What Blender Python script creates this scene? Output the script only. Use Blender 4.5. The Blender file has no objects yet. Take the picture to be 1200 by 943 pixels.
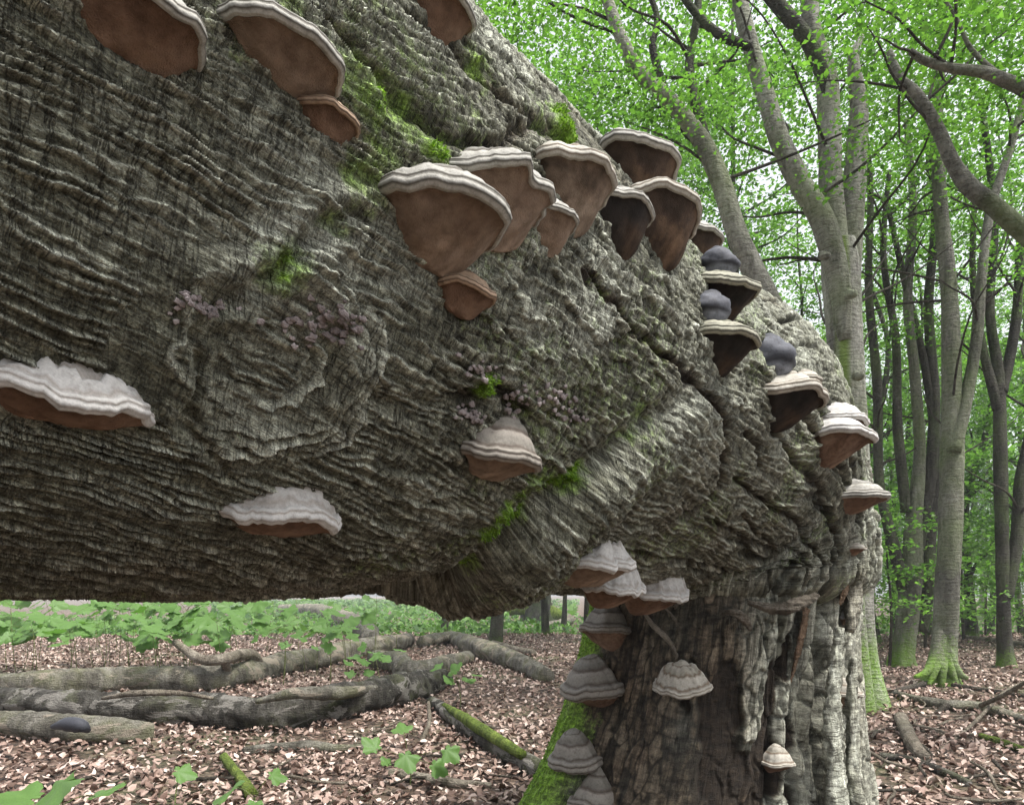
import bpy, math, random
import numpy as np
from mathutils import Vector, Matrix

random.seed(7)
rng = np.random.default_rng(7)
scene = bpy.context.scene
COL = scene.collection

# ------------------------------------------------------------------ camera, sky, sun, exposure
EYE = 1.15           # camera height above the forest floor
F = 782.0            # focal length in pixels of the 1200 px wide photograph
HZ = 695.0           # row of the horizon in the photograph
cam_d = bpy.data.cameras.new('camera')
cam_d.sensor_width = 36.0
cam_d.lens = 36.0 * F / 1200.0
cam_d.shift_y = (HZ - 471.5) / 1200.0
cam_d.clip_start = 0.02
cam_d.clip_end = 500
cam = bpy.data.objects.new('camera', cam_d)
cam.location = (0, 0, EYE)
cam.rotation_euler = (math.radians(90), 0, 0)
COL.objects.link(cam)
scene.camera = cam

SUN_EL, SUN_AZ = 66.0, 118.0      # azimuth measured clockwise from +Y
world = bpy.data.worlds.new('World')
scene.world = world
world.use_nodes = True
wn = world.node_tree
for n in list(wn.nodes):
    wn.nodes.remove(n)
sky = wn.nodes.new('ShaderNodeTexSky')
sky.sky_type = 'NISHITA'
sky.sun_disc = False
sky.sun_elevation = math.radians(SUN_EL)
sky.sun_rotation = math.radians(SUN_AZ)
sky.air_density = 1.0
sky.dust_density = 4.0
hsv = wn.nodes.new('ShaderNodeHueSaturation')
hsv.inputs['Saturation'].default_value = 0.22
bg = wn.nodes.new('ShaderNodeBackground')
bg.inputs['Strength'].default_value = 0.15
wo = wn.nodes.new('ShaderNodeOutputWorld')
wn.links.new(sky.outputs[0], hsv.inputs['Color'])
wn.links.new(hsv.outputs[0], bg.inputs['Color'])
wn.links.new(bg.outputs[0], wo.inputs['Surface'])

sun_d = bpy.data.lights.new('sun', 'SUN')
sun_d.energy = 2.4
sun_d.angle = math.radians(10)
sun_d.color = (1.0, 0.96, 0.9)
sun = bpy.data.objects.new('sun', sun_d)
az, el = math.radians(SUN_AZ), math.radians(SUN_EL)
sdir = Vector((math.sin(az) * math.cos(el), math.cos(az) * math.cos(el), math.sin(el)))
sun.rotation_euler = (-sdir).to_track_quat('-Z', 'Y').to_euler()
sun.location = sdir * 30
COL.objects.link(sun)

scene.view_settings.view_transform = 'Standard'
scene.view_settings.look = 'None'
scene.view_settings.gamma = 1.0
scene.view_settings.use_curve_mapping = False
scene.view_settings.exposure = 1.25
scene.cycles.max_bounces = 6
scene.cycles.transparent_max_bounces = 4
scene.cycles.use_denoising = True


# ------------------------------------------------------------------ small helpers
def at(px, py, Y):
    """point seen at a photograph pixel, Y metres in front of the camera"""
    return np.array([(px - 600.0) / F * Y, Y, EYE + (HZ - py) / F * Y])


def gz(x, y):
    """height of the forest floor"""
    x = np.asarray(x, float)
    y = np.asarray(y, float)
    z = 0.05 * np.sin(x * 0.9 + 1.3) * np.sin(y * 0.7 + .4) + 0.03 * np.sin(x * 2.1 + y * 1.7)
    z = z - 0.05 * np.clip(y - 17, 0, 14) - 0.5 * np.clip((np.abs(x + 3) - 30) / 60, 0, 1)
    return z


def ground_at(px, py):
    Y = EYE * F / (py - HZ)
    for _ in range(6):
        X = (px - 600) / F * Y
        Y = max(.5, min(60., (EYE - float(gz(X, Y))) * F / (py - HZ)))
    X = (px - 600) / F * Y
    return np.array([X, Y, float(gz(X, Y))])


def hsh(ix, iy, seed):
    h = (ix.astype(np.int64) * 374761393 + iy.astype(np.int64) * 668265263 + seed * 974711) & 0x7fffffff
    h = ((h ^ (h >> 13)) * 1274126177) & 0x7fffffff
    h = ((h ^ (h >> 16)) * 2654435761) & 0x7fffffff
    return ((h ^ (h >> 15)) & 0xffffff) / float(0x1000000)


def pn(x, y, seed=0):
    """gradient noise, about -1..1"""
    x, y = np.broadcast_arrays(np.asarray(x, float), np.asarray(y, float))
    ix, iy = np.floor(x), np.floor(y)
    fx, fy = x - ix, y - iy
    ux = fx * fx * fx * (fx * (fx * 6 - 15) + 10)
    uy = fy * fy * fy * (fy * (fy * 6 - 15) + 10)
    out = 0
    for dx in (0, 1):
        for dy in (0, 1):
            a = hsh(ix + dx, iy + dy, seed) * 2 * np.pi
            g = np.cos(a) * (fx - dx) + np.sin(a) * (fy - dy)
            out = out + g * (ux if dx else 1 - ux) * (uy if dy else 1 - uy)
    return out * 1.5


def fbm(x, y, o=3, seed=0):
    s, a, t = 0, 1.0, 0
    for i in range(o):
        s = s + a * pn(x * 2 ** i, y * 2 ** i, seed + i * 17)
        t += a
        a *= .5
    return s / t


def worley(x, y, seed=0):
    ix, iy = np.floor(x), np.floor(y)
    f1 = np.full(x.shape, 9.0)
    f2 = np.full(x.shape, 9.0)
    idr = np.zeros(x.shape)
    vx = np.zeros(x.shape)
    vy = np.zeros(x.shape)
    for dx in (-1, 0, 1):
        for dy in (-1, 0, 1):
            cx, cy = ix + dx, iy + dy
            ax = cx + hsh(cx, cy, seed) - x
            ay = cy + hsh(cx, cy, seed + 5) - y
            d = np.sqrt(ax * ax + ay * ay)
            n = d < f1
            f2 = np.where(n, f1, np.minimum(f2, d))
            f1 = np.where(n, d, f1)
            idr = np.where(n, hsh(cx, cy, seed + 9), idr)
            vx = np.where(n, ax, vx)
            vy = np.where(n, ay, vy)
    return f1, f2, idr, vx, vy


def sstep(a, b, x):
    t = np.clip((x - a) / (b - a), 0, 1)
    return t * t * (3 - 2 * t)


def smax(a, b, k):
    h = np.clip(.5 + .5 * (a - b) / k, 0, 1)
    return b + (a - b) * h + k * h * (1 - h)


def mesh_np(name, verts, faces, smooth=True, attrs=None):
    """mesh from numpy arrays; faces (n,3) or (n,4)"""
    me = bpy.data.meshes.new(name)
    verts = np.ascontiguousarray(verts, dtype=np.float32)
    faces = np.ascontiguousarray(faces, dtype=np.int32)
    k = faces.shape[1]
    me.vertices.add(len(verts))
    me.vertices.foreach_set('co', verts.ravel())
    me.loops.add(faces.size)
    me.loops.foreach_set('vertex_index', faces.ravel())
    me.polygons.add(len(faces))
    me.polygons.foreach_set('loop_start', np.arange(0, faces.size, k, dtype=np.int32))
    me.polygons.foreach_set('loop_total', np.full(len(faces), k, dtype=np.int32))
    me.update(calc_edges=True)
    if smooth:
        me.polygons.foreach_set('use_smooth', np.ones(len(faces), dtype=bool))
    for an, val in (attrs or {}).items():
        val = np.ascontiguousarray(val, dtype=np.float32)
        if val.ndim == 1:
            a = me.attributes.new(an, 'FLOAT', 'POINT')
            a.data.foreach_set('value', val)
        else:
            a = me.attributes.new(an, 'FLOAT_COLOR', 'POINT')
            a.data.foreach_set('color', val.ravel())
    me.update()
    return me


def obj(name, me, mat=None, parent=None, loc=None):
    o = bpy.data.objects.new(name, me)
    if mat is not None and me is not None and len(me.materials) == 0:
        me.materials.append(mat)
    COL.objects.link(o)
    if loc is not None:
        o.location = loc
    if parent is not None:
        o.parent = parent
    return o


def tag(o, label=None, cat=None, group=None, kind=None):
    if label:
        o['label'] = label
    if cat:
        o['category'] = cat
    if group:
        o['group'] = group
    if kind:
        o['kind'] = kind
    return o


def thing(name, label, cat, loc=(0, 0, 0), group=None):
    o = bpy.data.objects.new(name, None)
    o.empty_display_size = .1
    COL.objects.link(o)
    o.location = loc
    return tag(o, label, cat, group)


def grid_faces(n, m, wrap=True):
    i = np.arange(n - 1)[:, None]
    j = np.arange(m if wrap else m - 1)[None, :]
    j2 = (j + 1) % m
    a = i * m + j
    b = i * m + j2
    c = (i + 1) * m + j2
    d = (i + 1) * m + j
    return np.stack(np.broadcast_arrays(a, b, c, d), -1).reshape(-1, 4)


def catmull(P, n):
    """smooth path through control rows (any width)"""
    P = np.asarray(P, float)
    Q = np.vstack([2 * P[0] - P[1], P, 2 * P[-1] - P[-2]])
    out = []
    segs = len(P) - 1
    for t in np.linspace(0, segs - 1e-6, n):
        i = int(t)
        f = t - i
        a, b, c, d = Q[i], Q[i + 1], Q[i + 2], Q[i + 3]
        out.append(.5 * ((2 * b) + (c - a) * f + (2 * a - 5 * b + 4 * c - d) * f ** 2 + (3 * b - a - 3 * c + d) * f ** 3))
    return np.array(out)


def tube(path, seg=12, n=None, rough=0.0, freq=6.0, seed=0, flare=None, cap=True, grooves=0.0):
    """tapered tube along rows (x,y,z,r); returns verts, faces(quads)"""
    path = np.asarray(path, float)
    n = n or max(4, len(path) * 4)
    P = catmull(path, n)
    c, r = P[:, :3], np.maximum(P[:, 3], .0015)
    T = np.gradient(c, axis=0)
    T /= np.linalg.norm(T, axis=1)[:, None] + 1e-9
    ref = np.array([0.31, -.92, .22]) if abs(T[0] @ np.array([0.31, -.92, .22])) < .9 else np.array([1., 0, 0])
    A = np.zeros_like(c)
    a = ref
    for i in range(n):
        a = a - T[i] * (a @ T[i])
        a /= np.linalg.norm(a) + 1e-9
        A[i] = a
    B = np.cross(T, A)
    L = np.concatenate([[0], np.cumsum(np.linalg.norm(np.diff(c, axis=0), axis=1))])
    th = np.linspace(0, 2 * np.pi, seg, endpoint=False)
    rr = r[:, None] * np.ones(seg)[None]
    if rough:
        nz = pn(np.cos(th)[None] * 1.3 + L[:, None] * freq * .35 + seed, np.sin(th)[None] * 1.3 + L[:, None] * freq * .22, seed)
        nz2 = pn(np.cos(th)[None] * 3 + L[:, None] * freq, np.sin(th)[None] * 3 + seed, seed + 3)
        nz3 = pn(th[None] * 3.5 + seed * 2.3, L[:, None] * freq * 3.1, seed + 6) * (np.abs(np.sin(th / 2)) ** .3)[None]
        rr = rr * (1 + rough * nz + rough * .6 * nz2 + rough * .55 * nz3)
    if grooves:
        rr = rr * (1 + grooves * (np.sin(th * 5 + seed) + .6 * np.sin(th * 8 + 1.7 * seed))[None] * np.exp(-L / .5)[:, None])
    V = c[:, None, :] + rr[..., None] * (np.cos(th)[None, :, None] * A[:, None] + np.sin(th)[None, :, None] * B[:, None])
    V = V.reshape(-1, 3)
    Fq = grid_faces(n, seg)
    if cap:
        k = len(V)
        V = np.vstack([V, c[0], c[-1]])
        j = np.arange(seg)
        j2 = (j + 1) % seg
        f0 = np.stack([np.full(seg, k), j2, j, j], -1)
        f1 = np.stack([np.full(seg, k + 1), (n - 1) * seg + j, (n - 1) * seg + j2, (n - 1) * seg + j2], -1)
        # degenerate quads become triangles: split them off by using a repeated index is unsafe -> use centre twice
        f0[:, 3] = j
        Ft = np.vstack([f0[:, :3], f1[:, :3]])
        return V, Fq, Ft
    return V, Fq, np.zeros((0, 3), int)


class MB:
    """collects shapes into one mesh (triangles)"""

    def __init__(self):
        self.v, self.f, self.n = [], [], 0

    def add(self, V, Fq=None, Ft=None):
        if Fq is not None and len(Fq):
            Fq = np.asarray(Fq)
            self.f.append(np.vstack([Fq[:, [0, 1, 2]], Fq[:, [0, 2, 3]]]) + self.n)
        if Ft is not None and len(Ft):
            self.f.append(np.asarray(Ft) + self.n)
        self.v.append(np.asarray(V, float))
        self.n += len(V)
        return self

    def mesh(self, name, smooth=True, origin=None):
        V = np.vstack(self.v)
        if origin is not None:
            V = V - np.asarray(origin)
        return mesh_np(name, V, np.vstack(self.f), smooth)


# ------------------------------------------------------------------ materials
def new_mat(name):
    m = bpy.data.materials.new(name)
    m.use_nodes = True
    nt = m.node_tree
    for n in list(nt.nodes):
        nt.nodes.remove(n)
    out = nt.nodes.new('ShaderNodeOutputMaterial')
    b = nt.nodes.new('ShaderNodeBsdfPrincipled')
    nt.links.new(b.outputs[0], out.inputs['Surface'])
    return m, nt, b, out


def N(nt, t, **kw):
    n = nt.nodes.new(t)
    for k, v in kw.items():
        setattr(n, k, v)
    return n


def noise(nt, scale, detail=4, rough=.6, vec=None, dist=0):
    n = N(nt, 'ShaderNodeTexNoise')
    n.inputs['Scale'].default_value = scale
    n.inputs['Detail'].default_value = detail
    n.inputs['Roughness'].default_value = rough
    n.inputs['Distortion'].default_value = dist
    if vec is not None:
        nt.links.new(vec, n.inputs['Vector'])
    return n.outputs['Fac']


def ramp(nt, fac, stops):
    r = N(nt, 'ShaderNodeValToRGB')
    els = r.color_ramp.elements
    while len(els) < len(stops):
        els.new(.5)
    for e, (p, c) in zip(els, stops):
        e.position = p
        e.color = (*c, 1) if len(c) == 3 else c
    nt.links.new(fac, r.inputs['Fac'])
    return r.outputs['Color']


def mix(nt, fac, a, b, mode='MIX'):
    m = N(nt, 'ShaderNodeMix', data_type='RGBA', blend_type=mode)
    for s, v in ((m.inputs[0], fac), (m.inputs[6], a), (m.inputs[7], b)):
        if hasattr(v, 'is_output'):
            nt.links.new(v, s)
        elif isinstance(v, (int, float)):
            s.default_value = v
        else:
            s.default_value = (*v, 1)
    return m.outputs[2]


def math_n(nt, op, a, b=0.0, clamp=False):
    m = N(nt, 'ShaderNodeMath', operation=op, use_clamp=clamp)
    for s, v in ((m.inputs[0], a), (m.inputs[1], b)):
        if hasattr(v, 'is_output'):
            nt.links.new(v, s)
        else:
            s.default_value = v
    return m.outputs[0]


def bump(nt, b, h, strength, dist):
    n = N(nt, 'ShaderNodeBump')
    n.inputs['Strength'].default_value = strength
    n.inputs['Distance'].default_value = dist
    nt.links.new(h, n.inputs['Height'])
    nt.links.new(n.outputs[0], b.inputs['Normal'])
    return n


def coords(nt, which='Object', scale=None):
    t = N(nt, 'ShaderNodeTexCoord').outputs[which]
    if scale:
        m = N(nt, 'ShaderNodeMapping')
        m.inputs['Scale'].default_value = scale
        nt.links.new(t, m.inputs['Vector'])
        t = m.outputs[0]
    return t


def attr(nt, name):
    a = N(nt, 'ShaderNodeAttribute')
    a.attribute_name = name
    return a


def bark_mat(name):
    """old beech bark; attribute 'mask': R moss, G pale lichen, B brown wood, A relief height 0..1"""
    m, nt, b, out = new_mat(name)
    co = coords(nt)
    a = attr(nt, 'mask')
    sep = N(nt, 'ShaderNodeSeparateColor')
    nt.links.new(a.outputs['Color'], sep.inputs[0])
    n1 = noise(nt, 9, 6, .65, co)
    n2 = noise(nt, 70, 5, .7, co)
    gr = attr(nt, 'grain').outputs['Vector']
    mp = N(nt, 'ShaderNodeMapping')
    mp.inputs['Scale'].default_value = (.35, 1.3, 1)
    nt.links.new(gr, mp.inputs['Vector'])
    n3 = noise(nt, 1.0, 4, .65, mp.outputs[0], .4)
    mp2 = N(nt, 'ShaderNodeMapping')
    mp2.inputs['Scale'].default_value = (1.6, .28, 1)
    nt.links.new(gr, mp2.inputs['Vector'])
    n5 = noise(nt, 1.0, 3, .6, mp2.outputs[0], .3)
    base = ramp(nt, n1, [(.25, (.085, .085, .062)), (.5, (.15, .150, .118)), (.75, (.23, .232, .195))])
    rel = ramp(nt, a.outputs['Alpha'], [(0.0, (.022, .020, .015)), (.26, (.085, .083, .062)), (.5, (.235, .235, .198)), (.78, (.43, .432, .39)), (1, (.60, .60, .57))])  # crevice dirt plus painted light: low relief darkened, raised lips lightened as if lit
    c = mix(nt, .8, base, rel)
    c = mix(nt, .8, c, ramp(nt, n2, [(.28, (.42, .41, .38)), (.5, (.86, .86, .84)), (.72, (1.30, 1.31, 1.30))]), 'MULTIPLY')
    alg = math_n(nt, 'MULTIPLY', sep.outputs[1], 1.0)
    c = mix(nt, alg, c, mix(nt, n2, (.11, .12, .085), (.47, .47, .43)))
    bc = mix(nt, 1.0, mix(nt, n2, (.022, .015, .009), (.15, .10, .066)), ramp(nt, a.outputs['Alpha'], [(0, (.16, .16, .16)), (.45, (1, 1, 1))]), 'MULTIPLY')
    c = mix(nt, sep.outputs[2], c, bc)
    mossc = ramp(nt, n2, [(.25, (.045, .085, .012)), (.55, (.13, .22, .028)), (.8, (.25, .36, .06))])
    mfac = ramp(nt, math_n(nt, 'ADD', sep.outputs[0], math_n(nt, 'MULTIPLY', math_n(nt, 'SUBTRACT', n2, .5), .7)), [(.30, (0, 0, 0)), (.75, (1, 1, 1))])
    c = mix(nt, mfac, c, mossc)
    c = mix(nt, .85, c, ramp(nt, n3, [(.34, (.30, .29, .27)), (.48, (.9, .9, .9)), (.66, (1.65, 1.66, 1.64))]), 'MULTIPLY')
    c = mix(nt, .6, c, ramp(nt, n5, [(.32, (.40, .38, .36)), (.46, (1, 1, 1)), (.70, (1.35, 1.35, 1.34))]), 'MULTIPLY')
    mp3 = N(nt, 'ShaderNodeMapping')
    mp3.inputs['Scale'].default_value = (.9, .13, 1)
    nt.links.new(gr, mp3.inputs['Vector'])
    n7 = noise(nt, 1.0, 3, .55, mp3.outputs[0], .5)
    crk = ramp(nt, math_n(nt, 'ABSOLUTE', math_n(nt, 'SUBTRACT', n7, .5)), [(.0, (.16, .15, .14)), (.022, (.55, .54, .52)), (.05, (1, 1, 1))])
    c = mix(nt, ramp(nt, n1, [(.38, (.12, .12, .12)), (.62, (.8, .8, .8))]), c, mix(nt, 1.0, c, crk, 'MULTIPLY'))
    n6 = noise(nt, 420, 2, .6, co)
    c = mix(nt, .7, c, ramp(nt, n6, [(.34, (.45, .45, .44)), (.5, (1, 1, 1)), (.68, (1.6, 1.6, 1.6))]), 'MULTIPLY')
    c = mix(nt, 1.0, c, (1.55, 1.59, 1.56), 'MULTIPLY')
    nt.links.new(c, b.inputs['Base Color'])
    b.inputs['Roughness'].default_value = .82
    b.inputs['Specular IOR Level'].default_value = .3
    sepc = N(nt, 'ShaderNodeSeparateColor')
    nt.links.new(crk, sepc.inputs[0])
    hh = math_n(nt, 'ADD', math_n(nt, 'ADD', math_n(nt, 'MULTIPLY', n6, .35), math_n(nt, 'ADD', math_n(nt, 'MULTIPLY', sepc.outputs[0], .35), math_n(nt, 'MULTIPLY', n2, .5))), math_n(nt, 'ADD', n3, math_n(nt, 'MULTIPLY', n5, .6)))
    bump(nt, b, hh, 1.0, .012)
    return m


def simple_bark(name, c0, c1, c2, green=0.0, gcol=(.12, .2, .03), sc=6, moss_h=None, streak=None, patch=None):
    """bark of a standing tree or log; moss_h: (z0,z1) where moss climbs the foot of the tree"""
    m, nt, b, out = new_mat(name)
    co = coords(nt)
    cs = coords(nt, 'Object', (1, 1, .35))
    n1 = noise(nt, sc, 5, .6, cs)
    n2 = noise(nt, sc * 9, 5, .7, co)
    n4 = noise(nt, sc * .4, 3, .6, co)
    c = ramp(nt, n1, [(.3, c0), (.5, c1), (.72, c2)])
    c = mix(nt, .75, c, ramp(nt, n2, [(.32, (.38, .37, .36)), (.5, (1, 1, 1)), (.72, (1.4, 1.4, 1.4))]), 'MULTIPLY')
    st_ = noise(nt, sc * 2.2, 5, .7, coords(nt, 'Object', (1.6, 1.6, .22)), .3)
    c = mix(nt, .7, c, ramp(nt, st_, [(.36, (.35, .34, .32)), (.5, (1, 1, 1)), (.7, (1.25, 1.25, 1.26))]), 'MULTIPLY')
    ln = noise(nt, sc * 2.0, 4, .6, coords(nt, 'Object', (1, 1, 7)), .2)
    c = mix(nt, .45, c, ramp(nt, ln, [(.34, (.45, .44, .42)), (.45, (1, 1, 1)), (.7, (1.15, 1.15, 1.15))]), 'MULTIPLY')
    if green:
        gf = ramp(nt, n4, [(.56 - green * .3, (0, 0, 0)), (.70 - green * .2, (1, 1, 1))])
        gf = math_n(nt, 'MULTIPLY', gf, min(1, green))
        c = mix(nt, gf, c, mix(nt, n2, gcol, tuple(min(1, x * 1.9) for x in gcol)))
    if patch:
        pm = noise(nt, patch[1], 5, .65, coords(nt, 'Object', (.45, .45, 1)), .8)
        c = mix(nt, ramp(nt, pm, [(patch[2], (0, 0, 0)), (patch[2] + .03, (1, 1, 1))]), c, mix(nt, n2, tuple(x * .55 for x in patch[0]), tuple(x * 1.35 for x in patch[0])))
    if streak:
        sx = N(nt, 'ShaderNodeSeparateXYZ')
        nt.links.new(co, sx.inputs[0])
        xx = math_n(nt, 'ADD', math_n(nt, 'ADD', sx.outputs[0], math_n(nt, 'MULTIPLY', sx.outputs[2], streak[1])), math_n(nt, 'MULTIPLY', math_n(nt, 'SUBTRACT', n4, .5), .05))
        dd = math_n(nt, 'ABSOLUTE', math_n(nt, 'SUBTRACT', xx, streak[0]))
        zf = ramp(nt, math_n(nt, 'DIVIDE', sx.outputs[2], 8.0), [(.16, (0, 0, 0)), (.26, (1, 1, 1)), (.56, (1, 1, 1)), (.64, (0, 0, 0))])
        sf = math_n(nt, 'MULTIPLY', ramp(nt, dd, [(.02, (.9, .9, .9)), (.07, (0, 0, 0))]), zf)
        c = mix(nt, sf, c, mix(nt, n2, (.10, .17, .025), (.26, .36, .08)))
    if moss_h:
        s = N(nt, 'ShaderNodeSeparateXYZ')
        nt.links.new(co, s.inputs[0])
        z = math_n(nt, 'ADD', s.outputs[2], math_n(nt, 'MULTIPLY', math_n(nt, 'SUBTRACT', math_n(nt, 'ADD', math_n(nt, 'MULTIPLY', n4, .6), math_n(nt, 'MULTIPLY', n2, .4)), .5), 4.5 * (moss_h[1] - moss_h[0])))
        mr = N(nt, 'ShaderNodeMapRange')
        mr.inputs[1].default_value = moss_h[1]
        mr.inputs[2].default_value = moss_h[0]
        nt.links.new(z, mr.inputs[0])
        c = mix(nt, mr.outputs[0], c, mix(nt, n2, (.07, .15, .012), (.24, .42, .05)))
    nt.links.new(c, b.inputs['Base Color'])
    b.inputs['Roughness'].default_value = .85
    b.inputs['Specular IOR Level'].default_value = .25
    bump(nt, b, math_n(nt, 'ADD', math_n(nt, 'ADD', n1, ln), n2), 1.0, .035)
    return m


def leaf_mat(name, dark, light, trans=.5, gloss=.45):
    m, nt, b, out = new_mat(name)
    g = N(nt, 'ShaderNodeNewGeometry')
    c = mix(nt, g.outputs['Random Per Island'], dark, light)
    n2 = noise(nt, 40, 3, .6, coords(nt))
    c = mix(nt, .5, c, ramp(nt, n2, [(.3, (.7, .72, .7)), (.7, (1.2, 1.18, 1.1))]), 'MULTIPLY')
    nt.links.new(c, b.inputs['Base Color'])
    b.inputs['Roughness'].default_value = gloss
    b.inputs['Specular IOR Level'].default_value = .3
    t = N(nt, 'ShaderNodeBsdfTranslucent')
    ct = mix(nt, 1.0, c, (1.25, 1.55, .8), 'MULTIPLY')
    nt.links.new(ct, t.inputs['Color'])
    ms = N(nt, 'ShaderNodeMixShader')
    ms.inputs[0].default_value = trans
    nt.links.new(b.outputs[0], ms.inputs[1])
    nt.links.new(t.outputs[0], ms.inputs[2])
    nt.links.new(ms.outputs[0], out.inputs['Surface'])
    return m


def cap_mat(name, cols, band=1.0, contrast=.7):
    """zoned top of a bracket; attribute 'rad' 0 at the hump, 1 at the rim. cols: inner, mid, rim, line"""
    m, nt, b, out = new_mat(name)
    co = coords(nt)
    r = attr(nt, 'rad').outputs['Fac']
    n1 = noise(nt, 14, 4, .6, co)
    n2 = noise(nt, 90, 5, .7, co)
    n3 = noise(nt, 380, 3, .7, co)
    rr = math_n(nt, 'ADD', r, math_n(nt, 'MULTIPLY', math_n(nt, 'SUBTRACT', n1, .5), .07))
    inner, mid, rim, line = cols
    c = ramp(nt, rr, [(0, inner), (.17, mid), (.20, line), (.24, mid), (.36, inner), (.40, line), (.44, rim), (.54, mid), (.575, line), (.61, mid), (.66, rim), (.71, inner), (.735, line), (.76, rim), (.84, mid), (.87, line), (.90, rim), (1, rim)][:32])
    c = mix(nt, 1 - band, c, mid)
    c = mix(nt, contrast, c, ramp(nt, n2, [(.28, (.45, .43, .40)), (.5, (1, 1, 1)), (.75, (1.22, 1.22, 1.22))]), 'MULTIPLY')
    c = mix(nt, .4, c, ramp(nt, n3, [(.3, (.55, .55, .55)), (.6, (1.1, 1.1, 1.1))]), 'MULTIPLY')
    nt.links.new(c, b.inputs['Base Color'])
    b.inputs['Roughness'].default_value = .72
    b.inputs['Specular IOR Level'].default_value = .3
    bump(nt, b, math_n(nt, 'ADD', n2, math_n(nt, 'MULTIPLY', n3, .5)), .5, .002)
    return m


def pore_mat(name, c0, c1, c2):
    m, nt, b, out = new_mat(name)
    co = coords(nt)
    n1 = noise(nt, 11, 4, .6, co, .6)
    n2 = noise(nt, 60, 4, .7, co)
    n3 = noise(nt, 700, 2, .6, co)
    c = ramp(nt, n1, [(.30, c0), (.52, c1), (.72, c2)])
    c = mix(nt, .75, c, ramp(nt, n2, [(.3, (.5, .47, .44)), (.55, (1.05, 1.05, 1.05)), (.75, (1.3, 1.28, 1.25))]), 'MULTIPLY')
    n8 = noise(nt, 5, 3, .5, co, 1.2)
    c = mix(nt, ramp(nt, n8, [(.60, (0, 0, 0)), (.66, (.55, .55, .55)), (.78, (.55, .55, .55))]), c, mix(nt, 1.0, c, (1.7, 1.75, 1.8), 'MULTIPLY'))
    nt.links.new(c, b.inputs['Base Color'])
    b.inputs['Roughness'].default_value = .9
    b.inputs['Specular IOR Level'].default_value = .15
    bump(nt, b, math_n(nt, 'ADD', n3, n2), .6, .006)
    return m


M = {}
M['bark'] = bark_mat('old_beech_bark')
M['grey_bark'] = simple_bark('smooth_grey_beech_bark', (.075, .073, .06), (.15, .146, .122), (.26, .255, .22), .45, (.09, .13, .035), 3, (-.1, .5))
M['pale_bark'] = simple_bark('pale_beech_bark', (.14, .135, .112), (.26, .253, .218), (.40, .392, .35), .35, (.13, .18, .055), 3, (.0, .8))
M['streak_bark'] = simple_bark('pale_beech_bark_with_algae_streak', (.17, .165, .14), (.30, .293, .258), (.44, .432, .39), .25, (.13, .18, .055), 3, (.0, .8), (-.21, .012))
M['dark_bark'] = simple_bark('dark_beech_bark', (.022, .020, .016), (.050, .047, .037), (.10, .095, .076), .30, (.08, .13, .03), 4, (-.2, .25))
M['twig'] = simple_bark('dark_twig_bark', (.035, .03, .023), (.07, .06, .047), (.12, .11, .085), 0, sc=8)
M['log_bark'] = simple_bark('weathered_log_bark', (.07, .063, .05), (.155, .145, .118), (.27, .255, .22), .30, (.15, .16, .06), 7, patch=((.30, .26, .205), 6, .56))
M['log_pale'] = simple_bark('barkless_log_wood', (.09, .075, .055), (.20, .172, .135), (.34, .305, .25), .12, (.16, .17, .07), 6)
M['log_dark'] = simple_bark('rotting_log_bark', (.02, .018, .015), (.06, .055, .046), (.18, .17, .15), .25, (.12, .14, .05), 8, patch=((.24, .225, .20), 7, .54))
M['moss_log'] = simple_bark('mossy_log', (.05, .08, .012), (.14, .20, .03), (.27, .34, .07), 0, sc=12)
M['stick'] = simple_bark('dead_stick', (.09, .075, .055), (.20, .17, .13), (.36, .32, .26), 0, sc=10)
M['wood'] = simple_bark('torn_inner_wood', (.10, .055, .03), (.24, .16, .10), (.46, .36, .25), 0, sc=7)
M['conifer_bark'] = simple_bark('conifer_bark', (.10, .085, .07), (.2, .175, .15), (.3, .27, .24), 0, sc=3)
M['beech_leaf'] = leaf_mat('beech_leaf', (.04, .095, .018), (.14, .25, .05), .6)
M['beech_leaf_far'] = leaf_mat('far_beech_leaf', (.05, .11, .026), (.165, .28, .075), .6)
M['maple_leaf'] = leaf_mat('sycamore_leaf', (.04, .105, .025), (.15, .27, .07), .35, .5)
M['spruce_leaf'] = leaf_mat('conifer_needles', (.05, .10, .055), (.11, .19, .10), .3)
M['moss'] = leaf_mat('moss_tuft', (.07, .14, .012), (.22, .36, .04), .3, .8)
M['stem'] = simple_bark('plant_stem', (.10, .14, .04), (.17, .20, .07), (.24, .25, .11), 0)


def litter_mat():
    m, nt, b, out = new_mat('dry_beech_leaf')
    g = N(nt, 'ShaderNodeNewGeometry')
    c = ramp(nt, g.outputs['Random Per Island'], [(0, (0.060, 0.036, 0.026)), (.2, (0.138, 0.086, 0.066)), (.45, (0.228, 0.154, 0.125)), (.7, (0.336, 0.246, 0.206)), (.9, (0.456, 0.360, 0.312)), (1, (0.576, 0.480, 0.426))])
    n2 = noise(nt, 60, 3, .6, coords(nt))
    c = mix(nt, .5, c, ramp(nt, n2, [(.3, (.65, .63, .6)), (.7, (1.2, 1.2, 1.2))]), 'MULTIPLY')
    nt.links.new(c, b.inputs['Base Color'])
    b.inputs['Roughness'].default_value = .6
    b.inputs['Specular IOR Level'].default_value = .35
    return m


M['litter'] = litter_mat()


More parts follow.
